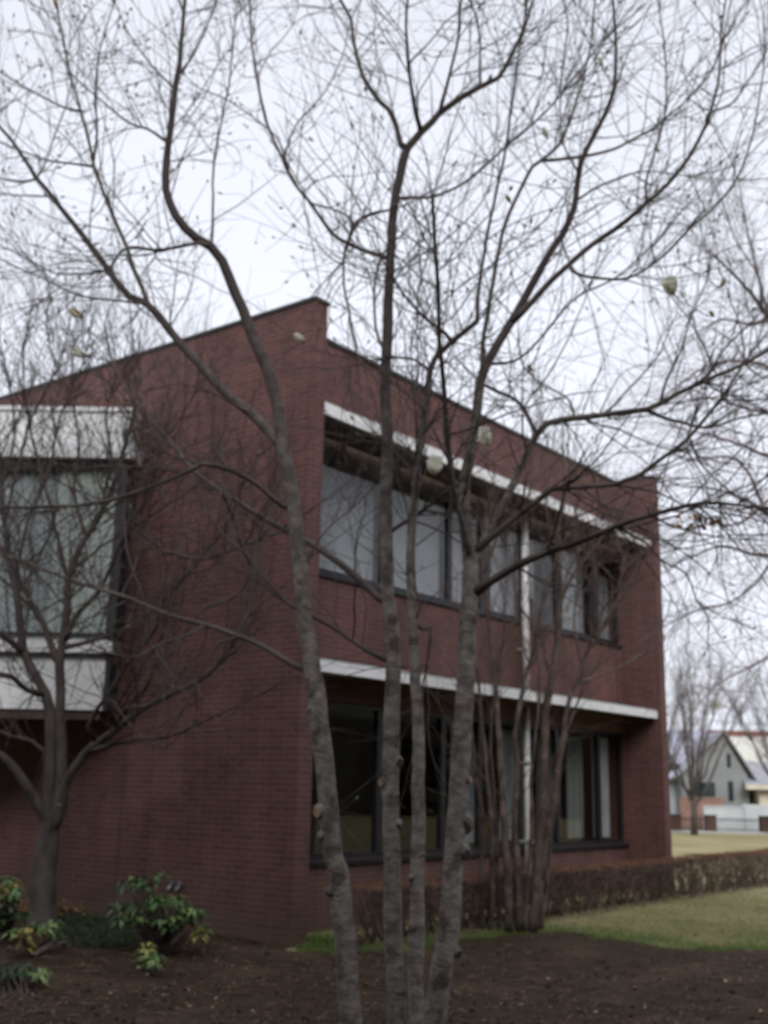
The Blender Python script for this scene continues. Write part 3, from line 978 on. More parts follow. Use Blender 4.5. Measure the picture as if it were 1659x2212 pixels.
crown = MB()
LIMBS = [
    # right side of the crown
    ([(1105, 695), (1150, 650), (1190, 605), (1230, 570), (1280, 530), (1330, 495), (1395, 440), (1440, 400), (1495, 330), (1535, 240), (1555, 150), (1557, 75), (1572, -20)], 7, 2),
    ([(1042, 815), (1045, 735), (1060, 640), (1075, 550), (1095, 475), (1120, 415), (1150, 360), (1170, 345), (1210, 310), (1230, 260), (1255, 190), (1275, 100), (1287, -10)], 6, 2),
    ([(1165, 345), (1180, 345), (1245, 340), (1330, 320), (1395, 285), (1440, 255), (1530, 165), (1560, 90)], 4, 1.6),
    ([(1392, 440), (1400, 375), (1430, 275), (1440, 200), (1435, 100), (1420, -10)], 3, 1.5),
    ([(1518, 262), (1530, 245), (1580, 225), (1610, 185), (1650, 120)], 2.6, 1.4),
    ([(1225, 572), (1235, 585), (1280, 600), (1355, 600), (1430, 555), (1490, 495), (1550, 440), (1600, 370), (1630, 270), (1650, 150)], 3.6, 1.6),
    ([(1226, 480), (1215, 520), (1232, 570)], 2.6, 2),
    ([(1060, 790), (1110, 780), (1150, 750), (1200, 690), (1250, 640), (1330, 600), (1420, 520)], 3, 1.5),
    ([(1240, 440), (1300, 400), (1390, 370), (1480, 380)], 2.4, 1.3),
    ([(1250, 380), (1215, 300), (1212, 180), (1225, 60), (1215, -20)], 2.2, 1.2),
    ([(1148, 917), (1130, 882), (1100, 857), (1075, 847), (1048, 832)], 4.5, 4.5),
    ([(1395, 889), (1430, 900), (1470, 912), (1530, 922), (1605, 902), (1680, 888)], 4, 2.2),
    ([(1430, 868), (1440, 820), (1470, 760), (1490, 690), (1530, 600)], 3, 1.5),
    ([(1500, 835), (1540, 800), (1560, 760), (1620, 700), (1670, 650)], 2.6, 1.4),
    ([(1018, 1195), (1090, 1137), (1150, 1087), (1190, 1057), (1255, 1052), (1330, 1045), (1380, 1027), (1430, 992), (1480, 952), (1530, 897), (1580, 827), (1635, 745)], 7.5, 2.6),
    ([(1025, 1290), (1065, 1252), (1115, 1222), (1180, 1192), (1245, 1172), (1330, 1137), (1405, 1112), (1480, 1092), (1555, 1087), (1680, 1102)], 10, 2.6),
    ([(1330, 1139), (1395, 1172), (1430, 1212), (1480, 1237), (1505, 1297)], 3.4, 1.6),
    ([(1490, 952), (1520, 1010), (1600, 1080), (1680, 1150)], 2.2, 1.3),
    ([(1500, 1090), (1560, 1140), (1610, 1200), (1659, 1265)], 2, 1.2),
    ([(1240, 905), (1225, 860), (1170, 830), (1130, 790), (1120, 740)], 2.4, 1.4),
    ([(1300, 895), (1340, 860), (1420, 770), (1450, 700)], 2.4, 1.3),
    # centre
    ([(838, 558), (820, 553), (750, 525), (715, 500), (675, 445), (640, 400), (610, 345), (575, 260), (550, 140), (540, 30), (538, -20)], 5, 2),
    ([(742, 524), (742, 565), (745, 625), (757, 690), (770, 765)], 3, 2),
    ([(745, 540), (765, 485), (800, 462), (838, 455)], 3, 3),
    ([(640, 402), (670, 437), (720, 452), (755, 470), (765, 487)], 2.4, 2.4),
    ([(860, 430), (895, 427), (934, 426), (995, 400), (1045, 360), (1090, 320), (1180, 240), (1230, 180), (1300, 90)], 3.4, 1.5),
    ([(948, 240), (970, 165), (990, 85), (993, 20), (1002, -30)], 4, 2.2),
    ([(1035, 187), (1037, 100), (1030, 50), (1012, -20)], 2.8, 1.6),
    ([(930, 800), (915, 790), (890, 775), (850, 772), (838, 775)], 3, 2.6),
    ([(838, 770), (815, 720), (808, 640), (815, 580), (832, 540)], 3.2, 3),
    ([(628, 370), (600, 300), (555, 260), (490, 215), (430, 190)], 2.2, 1.2),
    ([(610, 345), (640, 270), (700, 200), (740, 120), (752, 60)], 2, 1.2),
    ([(905, 430), (930, 520), (905, 620), (900, 720), (905, 800)], 2, 1.6),
    ([(883, 140), (930, 90), (960, 50), (985, 30)], 2, 1.4),
    ([(850, 620), (890, 560), (960, 520), (1050, 420), (1070, 300)], 2.2, 1.2),
    ([(836, 1160), (870, 1130), (930, 1090), (990, 1040)], 4.5, 3.5),
    ([(905, 1340), (915, 1360), (930, 1355), (926, 1400), (920, 1450)], 4, 3),
    ([(905, 1340), (908, 1310), (900, 1280)], 3.5, 3),
    # left side
    ([(455, 530), (430, 525), (350, 540), (280, 535), (250, 560), (238, 585)], 4.2, 3),
    ([(320, 658), (315, 640), (290, 580), (272, 530), (250, 480), (205, 360), (175, 240), (150, 150), (127, 30), (120, -30)], 5.5, 2.2),
    ([(384, 172), (415, 125), (445, 60), (475, -20)], 2.8, 1.5),
    ([(466, 530), (460, 450), (462, 350), (480, 250), (495, 175), (512, 10)], 3, 1.5),
    ([(361, 305), (320, 280), (280, 265), (215, 215), (160, 165), (130, 120)], 2.8, 1.3),
    ([(381, 192), (345, 160), (310, 120), (280, 75), (250, 10)], 2.4, 1.2),
    ([(174, 245), (145, 235), (90, 208), (40, 180), (-10, 150)], 2.6, 1.4),
    ([(203, 360), (165, 355), (100, 345), (30, 320), (-20, 296)], 2.6, 1.4),
    ([(205, 350), (210, 280), (205, 210), (212, 130), (225, 75), (250, -10)], 2.4, 1.2),
    ([(84, 388), (100, 345), (130, 260), (142, 232)], 2, 1.5),
    ([(84, 388), (50, 395), (0, 385), (-30, 380)], 2.2, 1.4),
    ([(235, 585), (190, 590), (120, 590), (60, 560), (0, 530)], 2.4, 1.3),
    ([(318, 655), (260, 650), (180, 640), (90, 600), (20, 570), (-20, 545)], 2.6, 1.3),
    ([(545, 897), (470, 855), (400, 830), (330, 840)], 2, 1.2),
    ([(634, 1105), (610, 1092), (555, 1047), (500, 1017), (440, 1000), (412, 1016), (300, 1062), (200, 1087), (100, 1095), (-10, 1096)], 6, 3.2),
    ([(838, 1300), (815, 1287), (765, 1242), (700, 1192), (620, 1147), (550, 1107), (480, 1062), (415, 1017), (375, 962), (320, 902), (280, 852), (245, 787), (225, 700)], 9, 2.2),
    ([(660, 1450), (635, 1437), (560, 1392), (470, 1357), (390, 1337), (300, 1302), (225, 1277), (150, 1252), (75, 1222), (-10, 1190)], 7, 3.4),
    ([(840, 1432), (780, 1400), (720, 1355), (675, 1330), (625, 1307), (555, 1232), (530, 1192), (485, 1157), (440, 1090)], 5.5, 2),
    ([(560, 1113), (565, 1137), (550, 1207), (515, 1282), (440, 1317), (400, 1367)], 4, 2),
    ([(345, 1320), (367, 1332), (360, 1262), (352, 1192), (280, 1132), (240, 1110)], 3, 2),
    ([(352, 1192), (440, 1207), (530, 1177), (600, 1150)], 3, 2.4),
    ([(480, 1062), (500, 1110), (515, 1160), (540, 1220)], 3.4, 2.6),
    ([(515, 1375), (460, 1400), (420, 1490), (390, 1540)], 3, 1.6),
    ([(440, 1345), (420, 1365), (350, 1390), (290, 1420), (230, 1410)], 3.2, 1.8),
    ([(140, 1093), (120, 1105), (110, 1150), (90, 1190), (60, 1210)], 2.4, 1.4),
    ([(650, 1240), (700, 1150), (760, 1100), (800, 1060)], 2, 1.2),
]
for px, r0, r1 in LIMBS:
    T1.limb(px, r0, r1, mb=crown, sides=6, lump=.08)
base_limbs = list(T1.limbs)
small = [l for l in base_limbs if l[1][-1] < .012]
rr_ = random.Random(3)
T1.twigs(crown, 6.6, .4, 1.75, 2, .0066, .22, .08, .0, .034, (.4, 1.15), subs=3.2, zmin=3.2, limbs=base_limbs)
lowl = [l for l in base_limbs if l[0][-1].z < 5.6 and l[1][0] < .045]
T1.twigs(crown, 2.1, .7, 1.9, 2, .011, .12, .1, .0, .045, (.5, 1.2), subs=2.6, limbs=lowl, curl=1.2)
T1.twigs(crown, 4.6, .3, 1.0, 2, .0065, .1, .1, .0, .03, (.5, 1.3), subs=3, limbs=[l for l in base_limbs if l[0][-1].z < 5.2])
T1.finish(crown, 3, .6, 1.6, .005, 2, 0., .2, .02, subs=3.0)
# furry buds on the outer tips, most of them top left
for p, d in T1.tips:
    x, y = pix(p)
    k = .30 if (x < 560 and y < 560) else .10 if y < 760 else .03
    if rr_.random() < k:
        crown.blob(p, d + V((0, 0, .4)), rr_.uniform(.03, .05), rr_.uniform(.007, .011), 1, 5)
ppart(crown, 'crown', [M['twig'], M['bud']], mg)


def flower(x, y, size, kind, tilt, Y=None):
    b = min(T1.nodes, key=lambda q: (q[0] - x) ** 2 + (q[1] - y) ** 2)
    Yv = Y or b[2]
    p = at(x, y, Yv)
    sz = size * .98 * pxm(p)
    rng = random.Random(int(x * 7 + y))
    ax = (cam_r * tilt[0] + cam_u * tilt[1] - cam_f * (.5 if kind == 'open' else .3)).normalized()
    nx = ax.orthogonal().normalized()
    ny = ax.cross(nx)
    mb = MB()
    base = p - ax * sz * .5
    npet = 8 if kind == 'open' else 5
    for k in range(npet):
        a = k * 2 * math.pi / npet * (1 if kind != 'open' else 1.12) + rng.uniform(-.2, .2)
        o_ = nx * math.cos(a) + ny * math.sin(a)
        tng = ax.cross(o_)
        open_ = (.50 + .2 * rng.random()) if kind == 'open' else .26
        prev = None
        rows = 5
        for j in range(rows + 1):
            t = j / rows
            rad = sz * open_ * .62 * math.sin(min(1, t * 1.15) * math.pi * .5) * (1 + (.35 * t * t if kind == 'open' else -.55 * t * t))
            c = base + ax * sz * t * (1 if kind == 'open' else 1.05) + o_ * rad
            wd = sz * .40 * math.sin(math.pi * (.10 + .76 * t)) * (1 if kind == 'open' else .7)
            row = [c - tng * wd + o_ * -wd * .25, c + o_ * .04 * sz, c + tng * wd + o_ * -wd * .25]
            if prev:
                mb.quad([prev[0], prev[1], row[1], row[0]], None, 0)
                mb.quad([prev[1], prev[2], row[2], row[1]], None, 0)
            prev = row
    o = ppart(mb, 'flower', [M['petal'] if kind != 'old' else M['petal_old']], mg)
    st = MB()
    q = at(b[0], b[1], b[2])
    st.tube([q, (q + base) * .5 + V((0, 0, -.02)), base, base + ax * sz * .12], [.003, .003, .0045, .007], 5)
    st.blob(base - ax * sz * .1, ax, sz * .5, sz * .13, 1)
    so = ppart(st, 'flower_stalk', [M['twig'], M['bud']], mg)
    return o


for args in [(1047, 947, 38, 'open', (-.5, .6)), (938, 1010, 36, 'open', (.1, .5)), (1449, 620, 36, 'open', (-.5, .8)), (1178, 287, 24, 'bud', (-.4, .8)),
             (1298, 133, 20, 'bud', (-.3, .8)), (1098, 430, 18, 'old', (-.5, .7)), (172, 763, 36, 'bud', (-.9, .25)), (165, 677, 30, 'old', (-.9, .5)), (648, 730, 27, 'bud', (-.7, .5)),
             (583, 797, 19, 'old', (-.4, .7)), (1138, 963, 18, 'old', (-.8, .5)), (1145, 795, 17, 'old', (-.5, .5)), (1561, 612, 19, 'old', (.3, .8)), (1538, 678, 16, 'old', (-.5, .6)),
             (560, 978, 12, 'old', (.3, .8)), (120, 5, 22, 'old', (0, 1)), (120, 1003, 12, 'old', (.3, .6)), (672, 300, 13, 'bud', (-.5, .5))]:
    flower(*args)
dl = MB()
rg = random.Random(8)
bb = min(T1.nodes, key=lambda q: (q[0] - 1500) ** 2 + (q[1] - 1110) ** 2)
for k in range(22):
    p = at(1505 + rg.uniform(-34, 38), 1122 + rg.uniform(-12, 14), bb[2] + rg.uniform(-.08, .08))
    dl.leaf(p, V((rg.gauss(0, 1), rg.gauss(0, 1), rg.gauss(-.3, .6))), V((rg.gauss(0, 1), rg.gauss(0, 1), 1)), rg.uniform(.05, .09), .035, 0, .4)
ppart(dl, 'dry_leaves', M['dry_leaf'], mg)

# ---- the bare tree at the left
lt = empty('bare_tree', 'bare dark tree with spreading twiggy crown left, by the white bay', 'tree', gnd(97, 2016))
T2 = Tree(21, .02)
YL = 13.55
tm = MB()
T2.limb([(92, 2034), (91, 2008), (91, 1975), (91, 1925), (97, 1860), (104, 1800), (106, 1750)], {0: 44, 1: 36, 2: 30, 3: 27.5, 6: 21}, 21, Y=YL, dY=0, mb=tm, sides=14, lump=.14)
for px, r0, r1 in [([(104, 1790), (107, 1745), (108, 1675), (110, 1600), (105, 1525), (85, 1475), (50, 1407), (40, 1312), (20, 1212), (10, 1137), (2, 1037), (-5, 920)], 15, 3),
                   ([(110, 1790), (122, 1745), (132, 1675), (132, 1575), (130, 1475), (130, 1437), (145, 1312), (150, 1237), (185, 1162), (215, 1112), (250, 1037), (270, 962), (290, 887), (300, 800)], 14, 2.6),
                   ([(114, 1800), (125, 1775), (150, 1675), (200, 1610), (260, 1570), (310, 1530), (360, 1505), (430, 1470), (480, 1427), (505, 1382), (540, 1330)], 12, 2.6),
                   ([(96, 1785), (85, 1745), (50, 1685), (20, 1645), (-20, 1620)], 13, 8)]:
    T2.limb(px, r0, r1, mb=tm, sides=9, dY=-1.3 if px[-1][0] > 400 else -.5)
ppart(tm, 'trunk', M['bark_left'], lt)
lc = MB()
for px, r0, r1 in [([(125, 1440), (95, 1352), (70, 1302), (40, 1257), (0, 1180)], 8, 3), ([(143, 1390), (170, 1322), (210, 1282), (250, 1202), (280, 1127), (310, 1087), (340, 1000)], 6.5, 2.2),
                   ([(52, 1407), (0, 1367), (-40, 1350)], 7, 4), ([(150, 1404), (210, 1382), (280, 1352), (325, 1322), (385, 1262), (440, 1197), (490, 1137), (520, 1060)], 5, 1.8),
                   ([(190, 1622), (280, 1600), (360, 1590), (425, 1565), (500, 1530), (560, 1500)], 5, 2), ([(208, 1605), (190, 1570), (240, 1490), (270, 1440), (330, 1370), (350, 1290)], 6, 2),
                   ([(100, 1500), (60, 1490), (20, 1460), (-30, 1450)], 7, 4), ([(108, 1640), (70, 1600), (20, 1590), (-30, 1560)], 5, 3),
                   ([(30, 1260), (60, 1130), (105, 1020), (130, 900), (180, 780), (200, 690)], 4, 1.6), ([(148, 1260), (120, 1140), (90, 1020), (60, 900), (50, 780), (70, 660)], 4, 1.5),
                   ([(185, 1162), (160, 1060), (170, 960), (150, 850), (110, 760), (100, 680)], 3.6, 1.5), ([(215, 1112), (240, 1000), (230, 900), (250, 800), (240, 720)], 3.2, 1.4),
                   ([(10, 1137), (40, 1000), (70, 900), (130, 780), (150, 700)], 3.4, 1.4), ([(280, 1127), (300, 1020), (370, 930), (420, 850), (430, 780)], 3, 1.4),
                   ([(5, 1050), (30, 940), (20, 830), (0, 740)], 3, 1.5), ([(150, 1240), (220, 1180), (300, 1130), (420, 1050), (470, 980)], 3, 1.4), ([(215, 1112), (300, 1060), (380, 1040), (450, 1060)], 2.6, 1.3),
                   ([(255, 1575), (250, 1530), (300, 1450), (330, 1440)], 3.4, 2), ([(262, 1570), (255, 1555), (275, 1530), (320, 1524)], 4, 3)]:
    T2.limb(px, r0, r1, mb=lc, sides=6, dY=T2.rng.uniform(-1.3, -.5) if px[-1][0] > 230 else T2.rng.uniform(-1.0, .1))
bl2 = list(T2.limbs)
T2.twigs(lc, 2.2, .9, 2.2, 2, .013, .3, .1, 0., .07, (.35, .95), subs=2.4, zmin=2.0, limbs=bl2, curl=1.0)
T2.twigs(lc, 7.5, .5, 1.5, 2, .0075, .3, .1, 0., .05, (.35, .95), subs=2.6, zmin=2.6, limbs=bl2)
T2.twigs(lc, 2.4, .4, 1.2, 1, .007, .15, .1, 0., .05, (.4, 1.0), subs=2.4, limbs=bl2)
T2.finish(lc, 3, .6, 1.4, .006, 2, 0., .3, .03, subs=2.5)
ppart(lc, 'crown', M['twig_left'], lt)

# ---- the clump of slender stems by the hedge
ct = empty('clump_tree', 'slender multi-stemmed bare tree with mottled pinkish bark beside the hedge', 'tree', gnd(1110, 2004))
T3 = Tree(33, .02)
YC = 14.75
for px, r0, r1 in [([(1150, 2012), (1160, 1925), (1170, 1775), (1175, 1650), (1180, 1525), (1190, 1475), (1200, 1437), (1210, 1287), (1205, 1162), (1220, 1060), (1215, 960)], 14.5, 2.4),
                   ([(1100, 2012), (1098, 1940), (1093, 1840), (1087, 1750), (1083, 1675), (1075, 1575), (1070, 1475), (1055, 1337), (1045, 1237), (1050, 1120)], 10.5, 2.2),
                   ([(1060, 2010), (1064, 1900), (1062, 1775), (1052, 1680), (1045, 1600), (1038, 1525), (1030, 1440), (1000, 1330)], 7.5, 2),
                   ([(1122, 2012), (1120, 1940), (1115, 1840), (1112, 1750), (1118, 1650), (1112, 1590), (1118, 1550), (1132, 1475), (1150, 1412), (1170, 1312), (1200, 1212), (1240, 1130)], 8.5, 2.2),
                   ([(1166, 1900), (1190, 1760), (1210, 1625), (1230, 1515), (1245, 1475), (1257, 1432), (1285, 1380), (1330, 1300), (1350, 1200)], 7.5, 2)]:
    tm = MB()
    T3.limb(px, r0, r1, Y=YC + T3.rng.uniform(-.15, .15), dY=T3.rng.uniform(-.6, .4), mb=tm, sides=9, lump=.2)
    ppart(tm, 'trunk', M['bark_shrub'], ct)
cc = MB()
for px, Yo in [([(1045, 2010), (1040, 1900), (1046, 1800), (1030, 1690), (1022, 1600), (1000, 1500)], .2), ([(1136, 2012), (1140, 1900), (1150, 1790), (1146, 1690), (1160, 1560), (1165, 1450), (1150, 1330)], -.2),
               ([(1078, 2010), (1076, 1900), (1070, 1800), (1066, 1700), (1060, 1600), (1068, 1500), (1085, 1400), (1090, 1280)], .25), ([(1168, 2008), (1182, 1900), (1190, 1800), (1205, 1720), (1212, 1640), (1232, 1560), (1265, 1480), (1300, 1420)], .3)]:
    tm = MB()
    T3.limb(px, 5.5, 1.6, Y=YC + Yo, dY=T3.rng.uniform(-.4, .4), mb=tm, sides=8, lump=.2)
    ppart(tm, 'trunk', M['bark_shrub'], ct)
for px, r0, r1 in [([(1205, 1300), (1240, 1240), (1300, 1160), (1340, 1080)], 3.5, 1.6), ([(1190, 1475), (1170, 1380), (1120, 1300), (1100, 1180)], 3.5, 1.6), ([(1285, 1380), (1290, 1300), (1280, 1180), (1300, 1060)], 3, 1.4),
                   ([(1245, 1475), (1320, 1450), (1400, 1400), (1440, 1330)], 3, 1.4), ([(1045, 1240), (1080, 1150), (1140, 1080), (1150, 980)], 3, 1.4), ([(1150, 1412), (1200, 1340), (1230, 1230), (1290, 1130)], 3, 1.4),
                   ([(1207, 1200), (1180, 1100), (1190, 1000), (1170, 900)], 2.4, 1.2), ([(1257, 1432), (1240, 1340), (1250, 1240), (1240, 1140), (1260, 1040)], 2.6, 1.2), ([(1330, 1300), (1370, 1240), (1390, 1160)], 2.4, 1.2)]:
    T3.limb(px, r0, r1, mb=cc, sides=5)
T3.twigs(cc, .9, .8, 1.8, 2, .010, .3, .2, 0., .05, (.3, .8), subs=2.4, zmin=1.0)
T3.twigs(cc, 7.0, .5, 1.4, 2, .0065, .35, .25, 0., .045, (.25, .75), subs=2.4, zmin=2.6)
T3.finish(cc, 3, .6, 1.3, .005, 1, 0., .35, .03)
ppart(cc, 'crown', M['twig_shrub'], ct)

# ---- the tree whose crown reaches in from the right
YR = 15.5
rt = empty('weeping_tree', 'bare tree reaching in from the right edge, fine reddish drooping twigs against sky', 'tree', gnd(1880, 1985))
T4 = Tree(44, .03)
tm = MB()
T4.limb([(1880, 1992), (1872, 1800), (1860, 1600), (1850, 1400)], 42, 30, Y=YR, dY=0, mb=tm, sides=12)
for px, r0, r1 in [([(1850, 1420), (1820, 1250), (1780, 1050), (1730, 850), (1660, 690), (1600, 610), (1540, 550)], 17, 2), ([(1850, 1400), (1870, 1200), (1900, 900), (1880, 650), (1800, 450)], 20, 3),
                   ([(1835, 1320), (1760, 1200), (1659, 1110), (1560, 1060), (1470, 1050)], 8, 1.5)]:
    T4.limb(px, r0, r1, mb=tm, sides=8)
ppart(tm, 'trunk', M['bark_left'], rt)
rc = MB()
for px, r0, r1 in [([(1790, 1080), (1720, 1000), (1659, 985), (1570, 950), (1490, 930)], 7, 1.8), ([(1735, 860), (1690, 810), (1610, 780), (1530, 790), (1470, 830)], 6, 1.6), ([(1660, 692), (1620, 700), (1560, 690), (1500, 720)], 4, 1.4),
                   ([(1700, 760), (1650, 640), (1620, 520), (1600, 420)], 4, 1.4), ([(1800, 1150), (1730, 1180), (1640, 1200), (1560, 1180), (1480, 1210)], 7, 1.6), ([(1700, 1150), (1640, 1250), (1580, 1300), (1500, 1320), (1440, 1350)], 4, 1.4),
                   ([(1760, 950), (1680, 900), (1600, 880), (1540, 860), (1450, 870)], 5, 1.5), ([(1860, 1300), (1760, 1330), (1690, 1400), (1620, 1440), (1560, 1470)], 7, 1.6), ([(1640, 680), (1640, 600), (1590, 520), (1570, 460)], 3, 1.3),
                   ([(1659, 1110), (1600, 1000), (1520, 990), (1440, 1010)], 4, 1.4), ([(1780, 1050), (1700, 1050), (1600, 1130), (1530, 1130), (1460, 1160)], 5, 1.4)]:
    T4.limb(px, r0, r1, mb=rc, sides=5)
T4.twigs(rc, 15, .5, 1.5, 2, .0045, .04, .1, 0., .06, (.35, 1.0), subs=3.0, curl=.9, zmin=2.5)
T4.finish(rc, 5, .6, 1.3, .005, 2, 0., .05, .03)
ppart(rc, 'crown', M['twig_red'], rt)


# ---- vase-shaped street trees far behind
def vase_tree(label, x, y, Y, seed, height, limbs, trunk_r=.2, nest=False, group='vase-shaped bare trees by the houses'):
    base = at(x, y, Y)
    base.z = 0
    root = empty('zelkova_tree', label, 'tree', base, 0, group)
    t = Tree(seed, .05)
    rng = t.rng
    tm = MB()
    th = height * .2
    t_pts = [base + V((0, 0, -.1)), base + V((.03, 0, th * .5)), base + V((0, 0, th))]
    tm.tube(t_pts, [trunk_r * 1.15, trunk_r, trunk_r * .9], 10, True, 0, .1)
    ends = []
    for k in range(limbs):
        a = k * 2.4 + rng.uniform(-.3, .3)
        sp = rng.uniform(.18, .62)
        h = height * rng.uniform(.55, .8)
        p = base + V((0, 0, th * rng.uniform(.6, 1)))
        pts = [p]
        o = V((math.cos(a), math.sin(a), 0))
        n = 7
        for i in range(1, n + 1):
            f = i / n
            pts.append(p + o * (sp * h * (f ** .85)) + V((0, 0, h * f * (1 - .12 * f))) + V((rng.gauss(0, 1), rng.gauss(0, 1), 0)) * .05)
        rad = [trunk_r * .45 * (1 - .82 * i / n) for i in range(n + 1)]
        tm.tube(pts, rad, 6, True)
        t.limbs.append((pts, rad))
    place(tm.build('trunk', M['bark_left'], None, True), root)
    c = MB()
    t.twigs(c, 5.0, 1.0, 2.4, 2, .011, .3, .25, 0, .12, (.15, .6), subs=1.9)
    t.finish(c, 5, 1.2, 2.2, .010, 2, 0, .3, .1, subs=1.9)
    place(c.build('crown', M['twig_far']), root)
    if nest:
        nb = MB()
        q = at(1547, 1518, Y)
        for k in range(160):
            d = V((rng.gauss(0, 1), rng.gauss(0, 1), rng.gauss(0, 1)))
            nb.leaf(q + d * .14, d, V((rng.gauss(0, 1), 0, 1)), .14, .05, 0, .3)
        place(nb.build('mistletoe_leaves', M['rhodo_yellow']), root)
    return root


vase_tree('vase-shaped bare tree in front of the grey gabled house', 1500, 1797, 50, 71, 9.0, 12, .135, True)
vase_tree('vase-shaped bare tree at the far right edge before the cream-roofed house', 1700, 1800, 51, 72, 8.2, 11, .125)
vase_tree('vase-shaped bare tree hidden partly by the far brick corner', 1415, 1794, 53, 73, 7.4, 10, .13)

# ------------------------------------------------------------------ hedge
hd = empty('clipped_hedge', 'low leafless clipped hedge with rusty top running along the window front', 'hedge', B(6, -.45))
hr = random.Random(12)
U0, U1, VF, VB, HH = .42, 17.5, -.70, -.22, .60
ht, hst, htop = MB(), MB(), MB()


def hh(u):
    return HH + .045 * noise.noise(V((u * 1.3, 0, 5))) + .025 * noise.noise(V((u * 5, 0, 9)))


u = U0
while u < U1:
    for _ in range(2):
        v = hr.uniform(VF + .1, VB - .1)
        b0 = B(u + hr.uniform(-.1, .1), v, -.03)
        for k in range(hr.randint(2, 4)):
            e_ = B(u + hr.uniform(-.25, .25), hr.uniform(VF + .05, VB - .05), hr.uniform(.3, .5))
            mid = b0.lerp(e_, .5) + V((hr.gauss(0, .02), hr.gauss(0, .02), -.02))
            hst.tube([b0, mid, e_], [.010, .008, .005], 4, False)
    u += .13
dens = 560
for k in range(int((U1 - U0) * dens)):
    u = hr.uniform(U0, U1)
    if u > 9 and hr.random() < .35:
        continue
    v = hr.choice([hr.uniform(VF, VB), hr.uniform(VF, VF + .1), hr.uniform(VF, VF + .06)])
    z = .12 + (hh(u) - .14) * hr.random() ** .45
    p = B(u, v, z)
    d = V((hr.gauss(0, .6), hr.gauss(0, .6), hr.uniform(.2, 1.2))).normalized()
    ln = hr.uniform(.06, .2)
    q = p + d * ln
    if q.z > hh(u) and hr.random() > .06:
        q.z = hh(u)
    ht.tube([p, (p + q) * .5 + V((hr.gauss(0, .008), hr.gauss(0, .008), 0)), q], [.0045, .004, .0022], 3, False)
for k in range(int((U1 - U0) * 900)):
    u = hr.uniform(U0, U1)
    v = hr.uniform(VF - .01, VB + .01)
    z = hh(u) - abs(hr.gauss(0, .035)) + .008
    p = B(u, v, z)
    htop.leaf(p, V((hr.gauss(0, 1), hr.gauss(0, 1), hr.uniform(.2, 1.4))), V((hr.gauss(0, 1), hr.gauss(0, 1), .4)), hr.uniform(.025, .05), .014, 0, .1)
for mb, nm, mm_ in ((hst, 'stems', 'hedge_twig'), (ht, 'twigs', 'hedge_twig'), (htop, 'rusty_tips', 'hedge_top')):
    place(mb.build(nm, M[mm_]), hd)
# dry leaves caught under the hedge
hl = MB()
for k in range(5200):
    p = B(hr.uniform(.2, 17.5), hr.uniform(-.85, -.05), hr.uniform(-.02, .03))
    hl.leaf(p, V((hr.gauss(0, 1), hr.gauss(0, 1), hr.gauss(0, .3))), V((0, 0, 1)), hr.uniform(.03, .06), .03, 0, .2)
tag(hl.build('fallen_leaves', M['litter']), 'dry brown fallen leaves lying under the hedge', 'leaves', kind='stuff')

# ------------------------------------------------------------------ grass blades on the strip
gr = MB()
rg = random.Random(4)
cnt = 0
while cnt < 44000:
    x, y = rg.uniform(640, 1700), rg.uniform(1930, 2060)
    p = gnd(x, y, -.02)
    if p.y > 26:
        continue
    u, v, _ = inv_B(p)
    if v > -.45 and u > .3 or u > -.1 and v > -.02:
        continue
    f = soil_far(p.x) - p.y + .45 * noise.noise(V((p.x * 1.4, p.y * 1.4, 7)))
    if f > 0 and rg.random() < min(1, .2 + f * .62):
        continue
    d = V((rg.gauss(0, .5), rg.gauss(0, .5), 1)).normalized()
    s_ = d.orthogonal().normalized() * rg.uniform(.003, .006)
    ln = rg.uniform(.02, .055)
    gr.quad([p - s_, p + s_, p + d * ln], None, 0 if rg.random() < max(.1, 1.0 + f * .9) else 1)
    cnt += 1
for k in range(1100):                               # the tuft of moss and grass at the foot of the corner
    x, y = rg.gauss(690, 40), rg.gauss(2036, 10)
    if x < 640:
        continue
    p = gnd(x, y, 0)
    d = V((rg.gauss(0, .5), rg.gauss(0, .5), 1)).normalized()
    s_ = d.orthogonal().normalized() * .005
    gr.quad([p - s_, p + s_, p + d * rg.uniform(.03, .07)])
tag(gr.build('grass', [M['grass'], M['grass_dry']]), 'short greening grass between the soil and the hedge', 'grass', kind='stuff')

# ------------------------------------------------------------------ litter on the soil
lf = MB()
rg = random.Random(14)
for k in range(7500):
    x, y = rg.uniform(-60, 1720), 2000 + 260 * rg.random() ** .8
    p = gnd(x, y)
    if p.y > soil_far(p.x) - .1 or inv_B(p)[0] > -.05 and inv_B(p)[1] > -.1:
        continue
    p.z = soil_h(p.x, p.y) + .006
    if noise.noise(V((p.x * .9, p.y * .9, 31))) + .35 * noise.noise(V((p.x * 4, p.y * 4, 3))) < rg.uniform(-.5, .35):
        continue
    s_ = rg.uniform(.015, .055)
    lf.leaf(p, V((rg.gauss(0, 1), rg.gauss(0, 1), rg.gauss(0, .12))), V((rg.gauss(0, .3), rg.gauss(0, .3), 1)), s_, s_ * .55, 0 if rg.random() > .025 else 1, .15)
for k in range(700):                               # clods of earth
    p = gnd(rg.uniform(-60, 1720), rg.uniform(2010, 2235))
    if p.y > soil_far(p.x) - .1 or inv_B(p)[0] > -.08 and inv_B(p)[1] > -.1:
        continue
    p.z = soil_h(p.x, p.y) + .004
    r_ = .007 + .022 * rg.random() ** 3
    d = V((rg.gauss(0, 1), rg.gauss(0, 1), .3)).normalized()
    lf.tube([p - d * r_, p - d * r_ * .4, p + d * r_ * .5, p + d * r_], [r_ * .3, r_ * .8, r_ * .7, r_ * .2], 5, True, 2, .5, k)
